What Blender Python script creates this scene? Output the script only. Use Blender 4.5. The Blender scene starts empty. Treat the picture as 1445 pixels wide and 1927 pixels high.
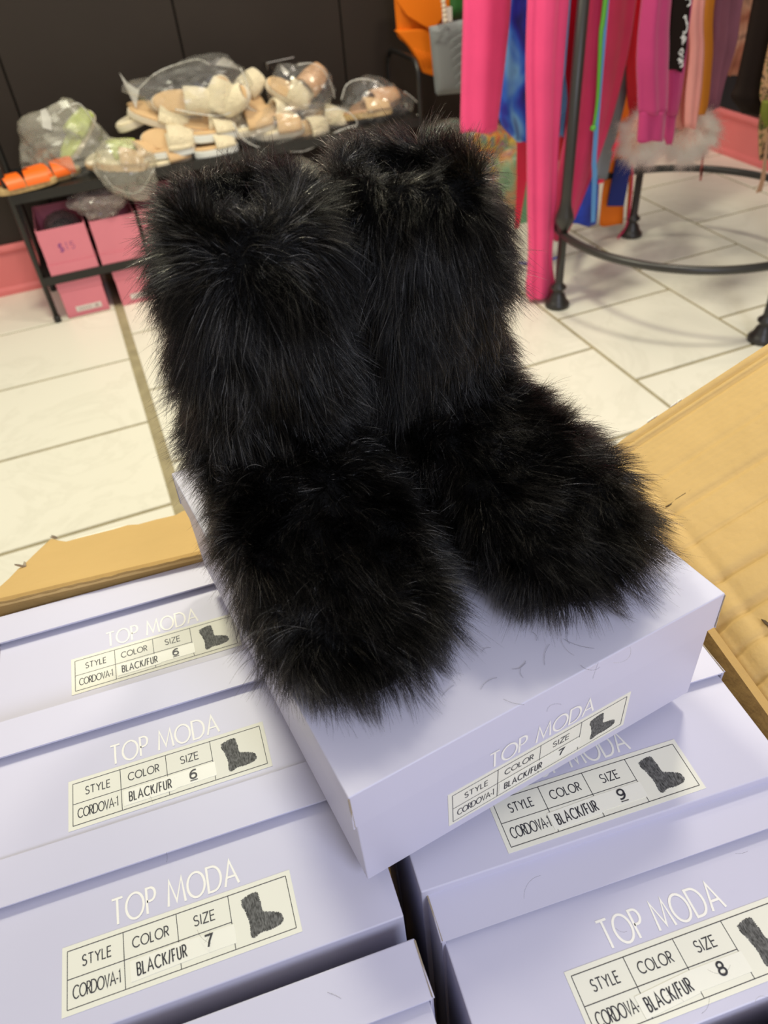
import bpy, bmesh, math, random
import numpy as np
from mathutils import Vector, Matrix, noise, kdtree

random.seed(7)
rng = np.random.default_rng(7)
sc = bpy.context.scene
C = sc.collection
PI = math.pi

# ------------------------------------------------------------------ camera
F_PX = 1413.67
CAM = Vector((0.0, 0.0, 1.22))
RGT = Vector((0.925371, -0.372165, -0.071980))
UPV = Vector((0.298100, 0.596390, 0.745300))
FWD = Vector((0.234600, 0.711310, -0.662570))
FWD.normalize()
RGT = (RGT - FWD * RGT.dot(FWD)).normalized()
UPV = RGT.cross(FWD).normalized()
cd = bpy.data.cameras.new('camera')
cam = bpy.data.objects.new('camera', cd)
C.objects.link(cam)
cam.matrix_world = Matrix(((RGT.x, UPV.x, -FWD.x, CAM.x), (RGT.y, UPV.y, -FWD.y, CAM.y),
                           (RGT.z, UPV.z, -FWD.z, CAM.z), (0, 0, 0, 1)))
cd.sensor_fit = 'HORIZONTAL'
cd.sensor_width = 36.0
cd.lens = F_PX * 36.0 / 1445.0
cd.clip_start = 0.02
cd.dof.use_dof = True
cd.dof.focus_distance = 0.55
cd.dof.aperture_fstop = 11.0
sc.camera = cam

# ------------------------------------------------------------------ world, lamps, exposure
w = bpy.data.worlds.new('shop_air')
sc.world = w
w.use_nodes = True
w.node_tree.nodes['Background'].inputs[0].default_value = (1.0, 0.93, 0.86, 1)
w.node_tree.nodes['Background'].inputs[1].default_value = 0.54


def area(name, loc, size, power, col, target=None, shape='DISK'):
    l = bpy.data.lights.new(name, 'AREA')
    l.shape = shape
    l.size = size
    l.energy = power
    l.color = col
    o = bpy.data.objects.new(name, l)
    C.objects.link(o)
    o.location = loc
    if target is not None:
        d = Vector(target) - Vector(loc)
        o.rotation_euler = d.to_track_quat('-Z', 'Y').to_euler()
    return o


WARM = (1.0, 0.965, 0.73)
area('ceiling_lamp', (-0.05, 1.95, 2.75), 0.35, 45.5, WARM, (-0.05, 1.5, 0))
area('ceiling_lamp', (1.45, 1.55, 2.75), 0.35, 33, (1.0, 0.94, 0.76), (1.0, 1.1, 0.2))
area('ceiling_lamp', (1.85, 2.55, 2.90), 0.40, 17, (1.0, 0.88, 0.74), (1.7, 2.3, 0))
area('front_fill', (0.45, -1.30, 2.00), 0.80, 30, (0.74, 0.80, 1.0), (0.2, 0.3, 0.75))  # bluish fill added on the camera side to lift the box fronts
area('ceiling_lamp', (-1.30, 2.20, 2.60), 0.30, 8, (1.0, 0.86, 0.66), (0.4, 2.9, 0.3))
sc.view_settings.view_transform = 'Standard'
sc.view_settings.look = 'None'
sc.view_settings.gamma = 1.0
sc.view_settings.use_curve_mapping = False
sc.view_settings.exposure = -0.25
sc.cycles.transparent_max_bounces = 24
sc.cycles.max_bounces = 8
sc.cycles.use_denoising = True
sc.cycles.denoising_prefilter = 'NONE'


# ------------------------------------------------------------------ measuring helpers
def ray(px, py):
    return FWD * F_PX + RGT * (px - 722.5) - UPV * (py - 963.5)


def at(axis, val, px, py):
    """world point of a photo pixel on the plane axis=val (0 x, 1 y, 2 z)"""
    d = ray(px, py)
    return CAM + d * ((val - CAM[axis]) / d[axis])


def at_plane(p0, n, px, py):
    d = ray(px, py)
    return CAM + d * ((Vector(p0) - CAM).dot(n) / d.dot(n))


# ------------------------------------------------------------------ materials
def mat(name, col, rough=0.6, spec=0.5, bump=0.0, bscale=40.0, var=0.0, vscale=6.0, metallic=0.0, sheen=0.0,
        coat=0.0, stretch=None):
    m = bpy.data.materials.new(name)
    m.use_nodes = True
    nt = m.node_tree
    b = nt.nodes['Principled BSDF']
    b.inputs['Base Color'].default_value = (*col, 1)
    b.inputs['Roughness'].default_value = rough
    b.inputs['Specular IOR Level'].default_value = spec
    b.inputs['Metallic'].default_value = metallic
    b.inputs['Sheen Weight'].default_value = sheen
    b.inputs['Coat Weight'].default_value = coat
    tc = nt.nodes.new('ShaderNodeTexCoord')
    src = tc.outputs['Object']
    if stretch:
        mp = nt.nodes.new('ShaderNodeMapping')
        mp.inputs['Scale'].default_value = stretch
        nt.links.new(src, mp.inputs[0])
        src = mp.outputs[0]
    if var > 0:
        n = nt.nodes.new('ShaderNodeTexNoise')
        n.inputs['Scale'].default_value = vscale
        n.inputs['Detail'].default_value = 4
        nt.links.new(src, n.inputs['Vector'])
        r = nt.nodes.new('ShaderNodeValToRGB')
        r.color_ramp.elements[0].position = 0.3
        r.color_ramp.elements[1].position = 0.7
        r.color_ramp.elements[0].color = (*[max(0, c * (1 - var)) for c in col], 1)
        r.color_ramp.elements[1].color = (*[min(1, c * (1 + var)) for c in col], 1)
        nt.links.new(n.outputs['Fac'], r.inputs[0])
        nt.links.new(r.outputs[0], b.inputs['Base Color'])
    if bump > 0:
        n2 = nt.nodes.new('ShaderNodeTexNoise')
        n2.inputs['Scale'].default_value = bscale
        n2.inputs['Detail'].default_value = 5
        nt.links.new(src, n2.inputs['Vector'])
        bp = nt.nodes.new('ShaderNodeBump')
        bp.inputs['Strength'].default_value = bump
        bp.inputs['Distance'].default_value = 0.01
        nt.links.new(n2.outputs['Fac'], bp.inputs['Height'])
        nt.links.new(bp.outputs[0], b.inputs['Normal'])
    return m


def marble():
    m = bpy.data.materials.new('marble_tile')
    m.use_nodes = True
    nt = m.node_tree
    b = nt.nodes['Principled BSDF']
    tc = nt.nodes.new('ShaderNodeTexCoord')
    oi = nt.nodes.new('ShaderNodeObjectInfo')
    ad = nt.nodes.new('ShaderNodeVectorMath')
    ad.operation = 'ADD'
    mu = nt.nodes.new('ShaderNodeVectorMath')
    mu.operation = 'MULTIPLY'
    mu.inputs[1].default_value = (37, 53, 11)
    nt.links.new(oi.outputs['Random'], mu.inputs[0])
    nt.links.new(tc.outputs['Object'], ad.inputs[0])
    nt.links.new(mu.outputs[0], ad.inputs[1])
    n = nt.nodes.new('ShaderNodeTexNoise')
    n.inputs['Scale'].default_value = 2.2
    n.inputs['Detail'].default_value = 8
    n.inputs['Roughness'].default_value = 0.62
    n.inputs['Distortion'].default_value = 1.1
    nt.links.new(ad.outputs[0], n.inputs['Vector'])
    r = nt.nodes.new('ShaderNodeValToRGB')
    e = r.color_ramp.elements
    e[0].position = 0.0
    e[0].color = (0.83, 0.815, 0.70, 1)
    e[1].position = 1.0
    e[1].color = (0.87, 0.85, 0.73, 1)
    for p, c in ((0.47, (0.85, 0.83, 0.72)), (0.5, (0.80, 0.78, 0.67)), (0.525, (0.84, 0.82, 0.71))):
        x = e.new(p)
        x.color = (*c, 1)
    nt.links.new(n.outputs['Fac'], r.inputs[0])
    nt.links.new(r.outputs[0], b.inputs['Base Color'])
    b.inputs['Roughness'].default_value = 0.32
    b.inputs['Specular IOR Level'].default_value = 0.35
    return m


def plastic(name, tint=(1, 1, 1), haze=0.12, rough=0.22, hazecol=(0.9, 0.88, 0.84)):
    m = bpy.data.materials.new(name)
    m.use_nodes = True
    nt = m.node_tree
    for n in list(nt.nodes):
        nt.nodes.remove(n)
    out = nt.nodes.new('ShaderNodeOutputMaterial')
    tr = nt.nodes.new('ShaderNodeBsdfTransparent')
    tr.inputs[0].default_value = (*tint, 1)
    gl = nt.nodes.new('ShaderNodeBsdfGlossy')
    gl.inputs['Roughness'].default_value = rough
    df = nt.nodes.new('ShaderNodeBsdfDiffuse')
    df.inputs[0].default_value = (*hazecol, 1)
    m1 = nt.nodes.new('ShaderNodeMixShader')
    m1.inputs[0].default_value = haze
    lw = nt.nodes.new('ShaderNodeLayerWeight')
    lw.inputs['Blend'].default_value = 0.32
    m2 = nt.nodes.new('ShaderNodeMixShader')
    mm = nt.nodes.new('ShaderNodeMath')
    mm.operation = 'MULTIPLY_ADD'
    mm.inputs[1].default_value = 0.42
    mm.inputs[2].default_value = 0.035
    nt.links.new(tr.outputs[0], m1.inputs[1])
    nt.links.new(df.outputs[0], m1.inputs[2])
    nt.links.new(lw.outputs['Facing'], mm.inputs[0])
    nt.links.new(mm.outputs[0], m2.inputs[0])
    nt.links.new(m1.outputs[0], m2.inputs[1])
    nt.links.new(gl.outputs[0], m2.inputs[2])
    nt.links.new(m2.outputs[0], out.inputs[0])
    return m


def ramp_mat(name, cols, scale=6.0, rough=0.55, stretch=(1, 1, 1), distort=0.5, const=False):
    m = bpy.data.materials.new(name)
    m.use_nodes = True
    nt = m.node_tree
    b = nt.nodes['Principled BSDF']
    tc = nt.nodes.new('ShaderNodeTexCoord')
    mp = nt.nodes.new('ShaderNodeMapping')
    mp.inputs['Scale'].default_value = stretch
    n = nt.nodes.new('ShaderNodeTexNoise')
    n.inputs['Scale'].default_value = scale
    n.inputs['Detail'].default_value = 2
    n.inputs['Distortion'].default_value = distort
    r = nt.nodes.new('ShaderNodeValToRGB')
    if const:
        r.color_ramp.interpolation = 'CONSTANT'
    e = r.color_ramp.elements
    k = len(cols)
    e[0].position = 0.28
    e[0].color = (*cols[0], 1)
    e[1].position = 0.72
    e[1].color = (*cols[-1], 1)
    for i in range(1, k - 1):
        x = e.new(0.28 + 0.44 * i / (k - 1))
        x.color = (*cols[i], 1)
    nt.links.new(tc.outputs['Object'], mp.inputs[0])
    nt.links.new(mp.outputs[0], n.inputs['Vector'])
    nt.links.new(n.outputs['Fac'], r.inputs[0])
    nt.links.new(r.outputs[0], b.inputs['Base Color'])
    b.inputs['Roughness'].default_value = rough
    return m


def hair_mat(name, col, rough=0.3, radial=0.35, rand=0.3, glint=None):
    m = bpy.data.materials.new(name)
    m.use_nodes = True
    nt = m.node_tree
    for n in list(nt.nodes):
        nt.nodes.remove(n)
    out = nt.nodes.new('ShaderNodeOutputMaterial')
    h = nt.nodes.new('ShaderNodeBsdfHairPrincipled')
    h.parametrization = 'COLOR'
    h.inputs['Color'].default_value = (*col, 1)
    h.inputs['Roughness'].default_value = rough
    h.inputs['Radial Roughness'].default_value = radial
    h.inputs['Random Roughness'].default_value = rand
    h.inputs['IOR'].default_value = 1.48
    if glint:
        # most strands dull and near black; a few glossy ones paler, as painted glints
        h.inputs['IOR'].default_value = 1.30
        h2 = nt.nodes.new('ShaderNodeBsdfHairPrincipled')
        h2.parametrization = 'COLOR'
        h2.inputs['Color'].default_value = (*glint, 1)
        h2.inputs['Roughness'].default_value = 0.16
        h2.inputs['Radial Roughness'].default_value = 0.25
        h2.inputs['IOR'].default_value = 1.60
        hi = nt.nodes.new('ShaderNodeHairInfo')
        gt = nt.nodes.new('ShaderNodeMath')
        gt.operation = 'GREATER_THAN'
        gt.inputs[1].default_value = 0.86
        mx = nt.nodes.new('ShaderNodeMixShader')
        nt.links.new(hi.outputs['Random'], gt.inputs[0])
        nt.links.new(gt.outputs[0], mx.inputs[0])
        nt.links.new(h.outputs[0], mx.inputs[1])
        nt.links.new(h2.outputs[0], mx.inputs[2])
        nt.links.new(mx.outputs[0], out.inputs[0])
        return m
    nt.links.new(h.outputs[0], out.inputs[0])
    return m


M = {}
M['lilac'] = mat('lilac_coated_paper', (0.58, 0.57, 0.69), 0.42, 0.45, bump=0.05, bscale=9, var=0.02, vscale=3)
M['lilac_lid'] = mat('lilac_coated_paper_lid', (0.59, 0.58, 0.70), 0.42, 0.45, bump=0.05, bscale=9, var=0.02, vscale=3)
M['rawedge'] = mat('raw_grey_board', (0.33, 0.27, 0.19), 0.9)
M['label'] = mat('cream_label_paper', (0.80, 0.79, 0.67), 0.55, 0.3)
M['sticker'] = mat('white_sticker', (0.84, 0.83, 0.72), 0.4, 0.4)
M['ink'] = mat('black_ink', (0.02, 0.02, 0.03), 0.5)
M['silver_print'] = mat('pale_print', (0.90, 0.88, 0.80), 0.5, 0.4)
M['boot_print'] = mat('printed_boot', (0.10, 0.10, 0.095), 0.6, 0.3, var=0.85, vscale=500, stretch=(2.2, 1, 0.7))
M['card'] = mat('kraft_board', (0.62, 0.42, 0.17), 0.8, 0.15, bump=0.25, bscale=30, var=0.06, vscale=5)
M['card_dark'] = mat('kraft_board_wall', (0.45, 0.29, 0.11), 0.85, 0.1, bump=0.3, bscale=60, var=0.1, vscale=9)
M['paper_tear'] = mat('torn_paper', (0.85, 0.82, 0.72), 0.7)
M['tear_dark'] = mat('torn_board_core', (0.10, 0.065, 0.03), 0.95)
M['marble'] = marble()
M['grout'] = mat('sand_grout', (0.36, 0.31, 0.19), 0.9, 0.1, bump=0.2, bscale=200, var=0.15, vscale=20)
M['wall'] = mat('black_wall_panel', (0.028, 0.020, 0.015), 0.55, 0.3, bump=0.05, bscale=30, var=0.1, vscale=2)
M['wallgap'] = mat('black_wall_core', (0.012, 0.010, 0.009), 0.8, 0.1)
M['pinkbase'] = mat('pink_paint', (0.82, 0.22, 0.22), 0.35, 0.4, var=0.03)
M['pinkbox'] = mat('pink_paper_board', (0.74, 0.23, 0.29), 0.5, 0.35, var=0.03)
M['pinkbox_in'] = mat('pink_board_inside', (0.60, 0.17, 0.24), 0.6, 0.3)
M['blackmetal'] = mat('black_powder_metal', (0.012, 0.011, 0.010), 0.38, 0.5)
M['greymetal'] = mat('dark_wrought_metal', (0.028, 0.026, 0.023), 0.36, 0.6)
M['chrome'] = mat('chrome', (0.7, 0.68, 0.64), 0.2, metallic=1.0)
M['blacksoft'] = mat('black_boot_lining', (0.004, 0.004, 0.004), 0.9, 0.1)
M['slipper_fluff'] = mat('cream_plush', (0.86, 0.75, 0.52), 0.9, 0.1, bump=0.8, bscale=120, var=0.1, vscale=25, sheen=0.4)
M['slipper_tan'] = mat('tan_suede', (0.68, 0.46, 0.25), 0.8, 0.15, bump=0.2, bscale=90, var=0.08)
M['slipper_sole'] = mat('cream_rubber', (0.74, 0.66, 0.52), 0.6, 0.3)
M['white_sole'] = mat('white_rubber', (0.78, 0.79, 0.74), 0.5, 0.3)
M['nude'] = mat('nude_leather', (0.66, 0.39, 0.22), 0.35, 0.5, var=0.08)
M['brown'] = mat('brown_leather', (0.30, 0.16, 0.08), 0.4, 0.5)
M['orange'] = mat('orange_leather', (0.95, 0.16, 0.01), 0.4, 0.5)
M['cork'] = mat('cork_sole', (0.52, 0.36, 0.16), 0.8, var=0.2, vscale=80)
M['neon'] = mat('neon_green_mesh', (0.48, 0.58, 0.14), 0.5, 0.4, var=0.25, vscale=40)
M['black_shoe'] = mat('black_patent', (0.01, 0.01, 0.012), 0.15, 0.6)
M['bag_clear'] = plastic('clear_poly_bag', (0.985, 0.985, 0.97), 0.07)
M['bag_haze'] = plastic('hazy_poly_bag', (0.93, 0.93, 0.88), 0.24, 0.24, (0.80, 0.76, 0.64))
M['bag_smoke'] = plastic('smoky_poly_bag', (0.82, 0.78, 0.75), 0.32, 0.22, (0.55, 0.46, 0.43))
M['hotpink'] = mat('hot_pink_jersey', (0.90, 0.075, 0.23), 0.62, 0.25, bump=0.05, bscale=60, var=0.05, vscale=8, sheen=0.2)
M['rose'] = mat('rose_pink_jersey', (0.62, 0.035, 0.12), 0.65, 0.25, var=0.08, vscale=8, sheen=0.2)
M['orchid'] = mat('orchid_fleece', (0.50, 0.045, 0.17), 0.75, 0.2, var=0.06, vscale=8, sheen=0.2)
M['red'] = mat('red_satin', (0.62, 0.003, 0.02), 0.5, 0.4)
M['coral'] = mat('coral_red_strap', (0.95, 0.03, 0.10), 0.45, 0.4)
M['orangecloth'] = mat('orange_cloth', (0.88, 0.20, 0.01), 0.6, 0.3)
M['rust'] = mat('rust_cloth', (0.45, 0.06, 0.01), 0.7, 0.2)
M['ochre'] = mat('ochre_ribbon', (0.60, 0.21, 0.02), 0.6, 0.3)
M['mauve'] = mat('mauve_chiffon', (0.26, 0.10, 0.16), 0.75, 0.2, var=0.12, vscale=10)
M['blush'] = mat('blush_chiffon', (0.78, 0.33, 0.29), 0.7, 0.2, var=0.06, vscale=10)
M['dusty'] = mat('dusty_red_chiffon', (0.50, 0.13, 0.11), 0.7, 0.2)
M['greycloth'] = mat('grey_cloth', (0.20, 0.22, 0.25), 0.7, 0.2)
M['blackcloth'] = mat('black_jersey', (0.016, 0.010, 0.008), 0.85, 0.1)
M['charcoal'] = mat('charcoal_cloth', (0.045, 0.040, 0.042), 0.8, 0.15)
M['navy'] = mat('navy_cloth', (0.015, 0.03, 0.20), 0.6, 0.3)
M['green'] = mat('green_cord', (0.12, 0.42, 0.05), 0.5, 0.3)
M['sky'] = mat('sky_blue_ribbon', (0.13, 0.36, 0.72), 0.6, 0.3)
M['royal'] = ramp_mat('royal_blue_satin', [(0.01, 0.03, 0.30), (0.01, 0.06, 0.60), (0.02, 0.10, 0.80)], 9, 0.4)
M['tiedye'] = ramp_mat('blue_tie_dye', [(0.008, 0.010, 0.16), (0.015, 0.025, 0.42), (0.03, 0.16, 0.75), (0.16, 0.45, 0.85), (0.06, 0.12, 0.35)], 9, 0.6, (1, 1, 0.6), 0.8)
M['rainbow'] = ramp_mat('rainbow_print', [(0.02, 0.22, 0.20), (0.35, 0.03, 0.10), (0.80, 0.16, 0.02), (0.80, 0.45, 0.02), (0.10, 0.35, 0.20), (0.45, 0.08, 0.30), (0.75, 0.20, 0.06)], 14, 0.45, (1.4, 1, 0.6), 1.5)
M['multi'] = ramp_mat('multicolour_print', [(0.50, 0.45, 0.02), (0.75, 0.12, 0.02), (0.05, 0.30, 0.20), (0.75, 0.50, 0.03), (0.55, 0.03, 0.05)], 16, 0.5, (1, 1, 1), 1.0)
M['leopard'] = ramp_mat('leopard_print', [(0.05, 0.03, 0.015), (0.42, 0.24, 0.12), (0.10, 0.09, 0.02), (0.50, 0.30, 0.20)], 45, 0.7, (1, 1, 1), 0.5, True)
M['tan_ribbon'] = mat('tan_ribbon', (0.52, 0.30, 0.18), 0.6, 0.3)
M['script'] = mat('white_screen_print', (0.80, 0.80, 0.78), 0.6, 0.2)
M['olive'] = mat('olive_cloth', (0.14, 0.15, 0.02), 0.7, 0.2)
M['handbag_orange'] = mat('orange_velvet', (0.86, 0.20, 0.005), 0.7, 0.3)
M['handbag_grey'] = mat('grey_faux_leather', (0.24, 0.26, 0.27), 0.5, 0.4, var=0.05)
M['pearl'] = mat('pearl_beads', (0.80, 0.68, 0.55), 0.25, 0.6)
M['marker'] = mat('violet_marker', (0.22, 0.05, 0.25), 0.6)
M['whitepaper'] = mat('white_sticker_paper', (0.72, 0.66, 0.62), 0.6)
M['fur'] = hair_mat('black_faux_fur', (0.0020, 0.0018, 0.0017), 0.20, 0.30, 0.4, (0.045, 0.038, 0.028))
M['fluff'] = hair_mat('blush_feather', (0.97, 0.77, 0.64), 0.5, 0.6)

# ------------------------------------------------------------------ object helpers
WM = {}


def obj(name, vf, m, parent=None, world=True, smooth=False, bevel=0.0, kind=None, seg=2):
    """vf = (verts, faces); vertices in world coordinates unless world=False"""
    vs, fs = vf
    if parent is not None and world:
        inv = WM[parent.name].inverted()
        vs = [inv @ Vector(v) for v in vs]
    me = bpy.data.meshes.new(name)
    me.from_pydata([tuple(v) for v in vs], [], fs)
    me.materials.append(m)
    if smooth:
        me.shade_smooth()
    o = bpy.data.objects.new(name, me)
    C.objects.link(o)
    if parent is not None:
        o.parent = parent
        WM[o.name] = WM[parent.name].copy()
    else:
        WM[o.name] = Matrix.Identity(4)
    if bevel > 0:
        b = o.modifiers.new('bevel', 'BEVEL')
        b.width = bevel
        b.segments = seg
        b.limit_method = 'ANGLE'
        b.angle_limit = 0.6
    if kind:
        o['kind'] = kind
    return o


def tag(o, label, cat, group=None, kind=None):
    if label:
        o['label'] = label
    if cat:
        o['category'] = cat
    if group:
        o['group'] = group
    if kind:
        o['kind'] = kind
    return o


def thing(name, label, cat, loc=(0, 0, 0), rot=None, group=None):
    o = bpy.data.objects.new(name, None)
    o.empty_display_size = 0.05
    C.objects.link(o)
    mw = Matrix.Translation(Vector(loc))
    if rot is not None:
        mw = mw @ rot.to_4x4()
    o.matrix_world = mw
    WM[o.name] = mw
    return tag(o, label, cat, group)


def join(*parts):
    V, Fc = [], []
    for v, f in parts:
        n = len(V)
        V += [tuple(p) for p in v]
        Fc += [tuple(i + n for i in q) for q in f]
    return V, Fc


def box(x0, x1, y0, y1, z0, z1):
    v = [(x0, y0, z0), (x1, y0, z0), (x1, y1, z0), (x0, y1, z0), (x0, y0, z1), (x1, y0, z1), (x1, y1, z1), (x0, y1, z1)]
    f = [(0, 3, 2, 1), (4, 5, 6, 7), (0, 1, 5, 4), (1, 2, 6, 5), (2, 3, 7, 6), (3, 0, 4, 7)]
    return v, f


def prism(pts, off):
    """pts: planar loop of 3D points, off: thickness vector"""
    n = len(pts)
    v = [Vector(p) for p in pts] + [Vector(p) + Vector(off) for p in pts]
    f = [tuple(range(n - 1, -1, -1)), tuple(range(n, 2 * n))]
    for i in range(n):
        j = (i + 1) % n
        f.append((i, j, n + j, n + i))
    return v, f


def tube(path, r, n=10, closed=False, caps=True):
    P = [Vector(p) for p in path]
    rs = r if isinstance(r, (list, tuple)) else [r] * len(P)
    v, f = [], []
    prev = None
    k = len(P)
    for i, p in enumerate(P):
        if closed:
            t = (P[(i + 1) % k] - P[i - 1]).normalized()
        else:
            t = (P[min(i + 1, k - 1)] - P[max(i - 1, 0)]).normalized()
        if prev is None:
            a = Vector((0, 0, 1)) if abs(t.z) < 0.9 else Vector((1, 0, 0))
            u = t.cross(a).normalized()
        else:
            u = (prev - t * prev.dot(t)).normalized()
        prev = u
        b = t.cross(u)
        for j in range(n):
            a = 2 * PI * j / n
            v.append(p + (u * math.cos(a) + b * math.sin(a)) * rs[i])
    m = k if closed else k - 1
    for i in range(m):
        for j in range(n):
            a = i * n + j
            b = i * n + (j + 1) % n
            c = ((i + 1) % k) * n + (j + 1) % n
            d = ((i + 1) % k) * n + j
            f.append((a, b, c, d))
    if caps and not closed:
        f.append(tuple(range(n - 1, -1, -1)))
        f.append(tuple(range((k - 1) * n, k * n)))
    return v, f


def lathe(prof, c=(0, 0), n=24):
    v, f = [], []
    for r, z in prof:
        for j in range(n):
            a = 2 * PI * j / n
            v.append((c[0] + r * math.cos(a), c[1] + r * math.sin(a), z))
    for i in range(len(prof) - 1):
        for j in range(n):
            k = (j + 1) % n
            f.append((i * n + j, i * n + k, (i + 1) * n + k, (i + 1) * n + j))
    f.append(tuple(range(n - 1, -1, -1)))
    f.append(tuple(range((len(prof) - 1) * n, len(prof) * n)))
    return v, f


def loft(rings, caps=True):
    n = len(rings[0])
    v = [tuple(p) for r in rings for p in r]
    f = []
    for i in range(len(rings) - 1):
        for j in range(n):
            k = (j + 1) % n
            f.append((i * n + j, i * n + k, (i + 1) * n + k, (i + 1) * n + j))
    if caps:
        f.append(tuple(range(n - 1, -1, -1)))
        f.append(tuple(range((len(rings) - 1) * n, len(rings) * n)))
    return v, f


def catmull(pts, m=8):
    P = [np.array(p, float) for p in pts]
    P = [2 * P[0] - P[1]] + P + [2 * P[-1] - P[-2]]
    out = []
    for i in range(1, len(P) - 2):
        for t in np.linspace(0, 1, m, endpoint=False):
            a, b, c, d = P[i - 1], P[i], P[i + 1], P[i + 2]
            out.append(0.5 * (2 * b + (c - a) * t + (2 * a - 5 * b + 4 * c - d) * t * t + (3 * b - a - 3 * c + d) * t ** 3))
    out.append(P[-2])
    return out


def xf(vf, mw):
    return [mw @ Vector(v) for v in vf[0]], vf[1]


# ------------------------------------------------------------------ the room
floor = obj('floor', box(-3.2, 2.86, -1.2, 3.19, -0.05, -0.004), M['grout'], kind='structure')
W0 = 0.447
offs = {-1: (1.585, 0.412), 0: (1.765, 0.410), 1: (1.95, 0.426), 2: (1.735, 0.426), 3: (1.520, 0.426), 4: (1.70, 0.426),
        5: (1.515, 0.426), 6: (1.70, 0.426)}
tile_me = None
g = 0.006
for k in range(-4, 7):
    x0, x1 = -0.030 + W0 * k + g, -0.030 + W0 * (k + 1) - g
    if k == -1:
        x1 = -0.046
    if k == 0:
        x0 = -0.014
    if x0 > 2.86:
        continue
    y0, pit = offs.get(k, (1.60 if k % 2 else 1.78, 0.42))
    a = y0 - pit * 7
    while a < 3.19:
        ya, yb = a + g, min(a + pit - g, 3.188)
        a += pit
        if yb - ya < 0.02 or yb < -1.1:
            continue
        xa, xb = x0, min(x1, 2.858)
        cx, cy = (xa + xb) / 2, (ya + yb) / 2
        hx, hy = (xb - xa) / 2, (yb - ya) / 2
        o = obj('tile', box(-hx, hx, -hy, hy, -0.006, 0.0), M['marble'], floor, world=False, bevel=0.0015, seg=1)
        o.location = (cx, cy, random.uniform(-0.0006, 0.0))

wb = obj('wall_back', box(-3.2, 2.96, 3.199, 3.30, -0.05, 2.6), M['wallgap'], kind='structure')
x = -3.2
while x < 2.86:
    obj('panel', box(x + 0.003, min(x + 0.607, 2.86), 3.19, 3.2, 0.0, 2.6), M['wall'], wb, bevel=0.002, seg=1)
    x += 0.61
wr = obj('wall_right', box(2.874, 2.96, -1.2, 3.199, -0.05, 2.6), M['wallgap'], kind='structure')
y = 3.19
while y > -1.0:
    obj('panel', box(2.865, 2.875, y - 0.607, y - 0.003, 0.0, 2.6), M['wall'], wr, bevel=0.002, seg=1)
    y -= 0.61
bprof = [(0.0, 0.0), (0.022, 0.0), (0.022, 0.018), (0.014, 0.03), (0.014, 0.155), (0.024, 0.166), (0.024, 0.176), (0.012, 0.184), (0.0, 0.184)]
rb = [[(xx, 3.19 - d, z) for d, z in bprof] for xx in (-3.2, 2.86)]
obj('baseboard_back', loft(rb), M['pinkbase'], kind='structure')
rb = [[(2.865 - d, yy, z) for d, z in bprof] for yy in (-1.2, 3.17)]
obj('baseboard_right', loft(rb), M['pinkbase'], kind='structure')


# ------------------------------------------------------------------ stroke lettering
def arc(cx, cy, rx, ry, a0, a1, n=10):
    return [(cx + rx * math.cos(math.radians(a0 + (a1 - a0) * i / n)), cy + ry * math.sin(math.radians(a0 + (a1 - a0) * i / n))) for i in range(n + 1)]


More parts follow.
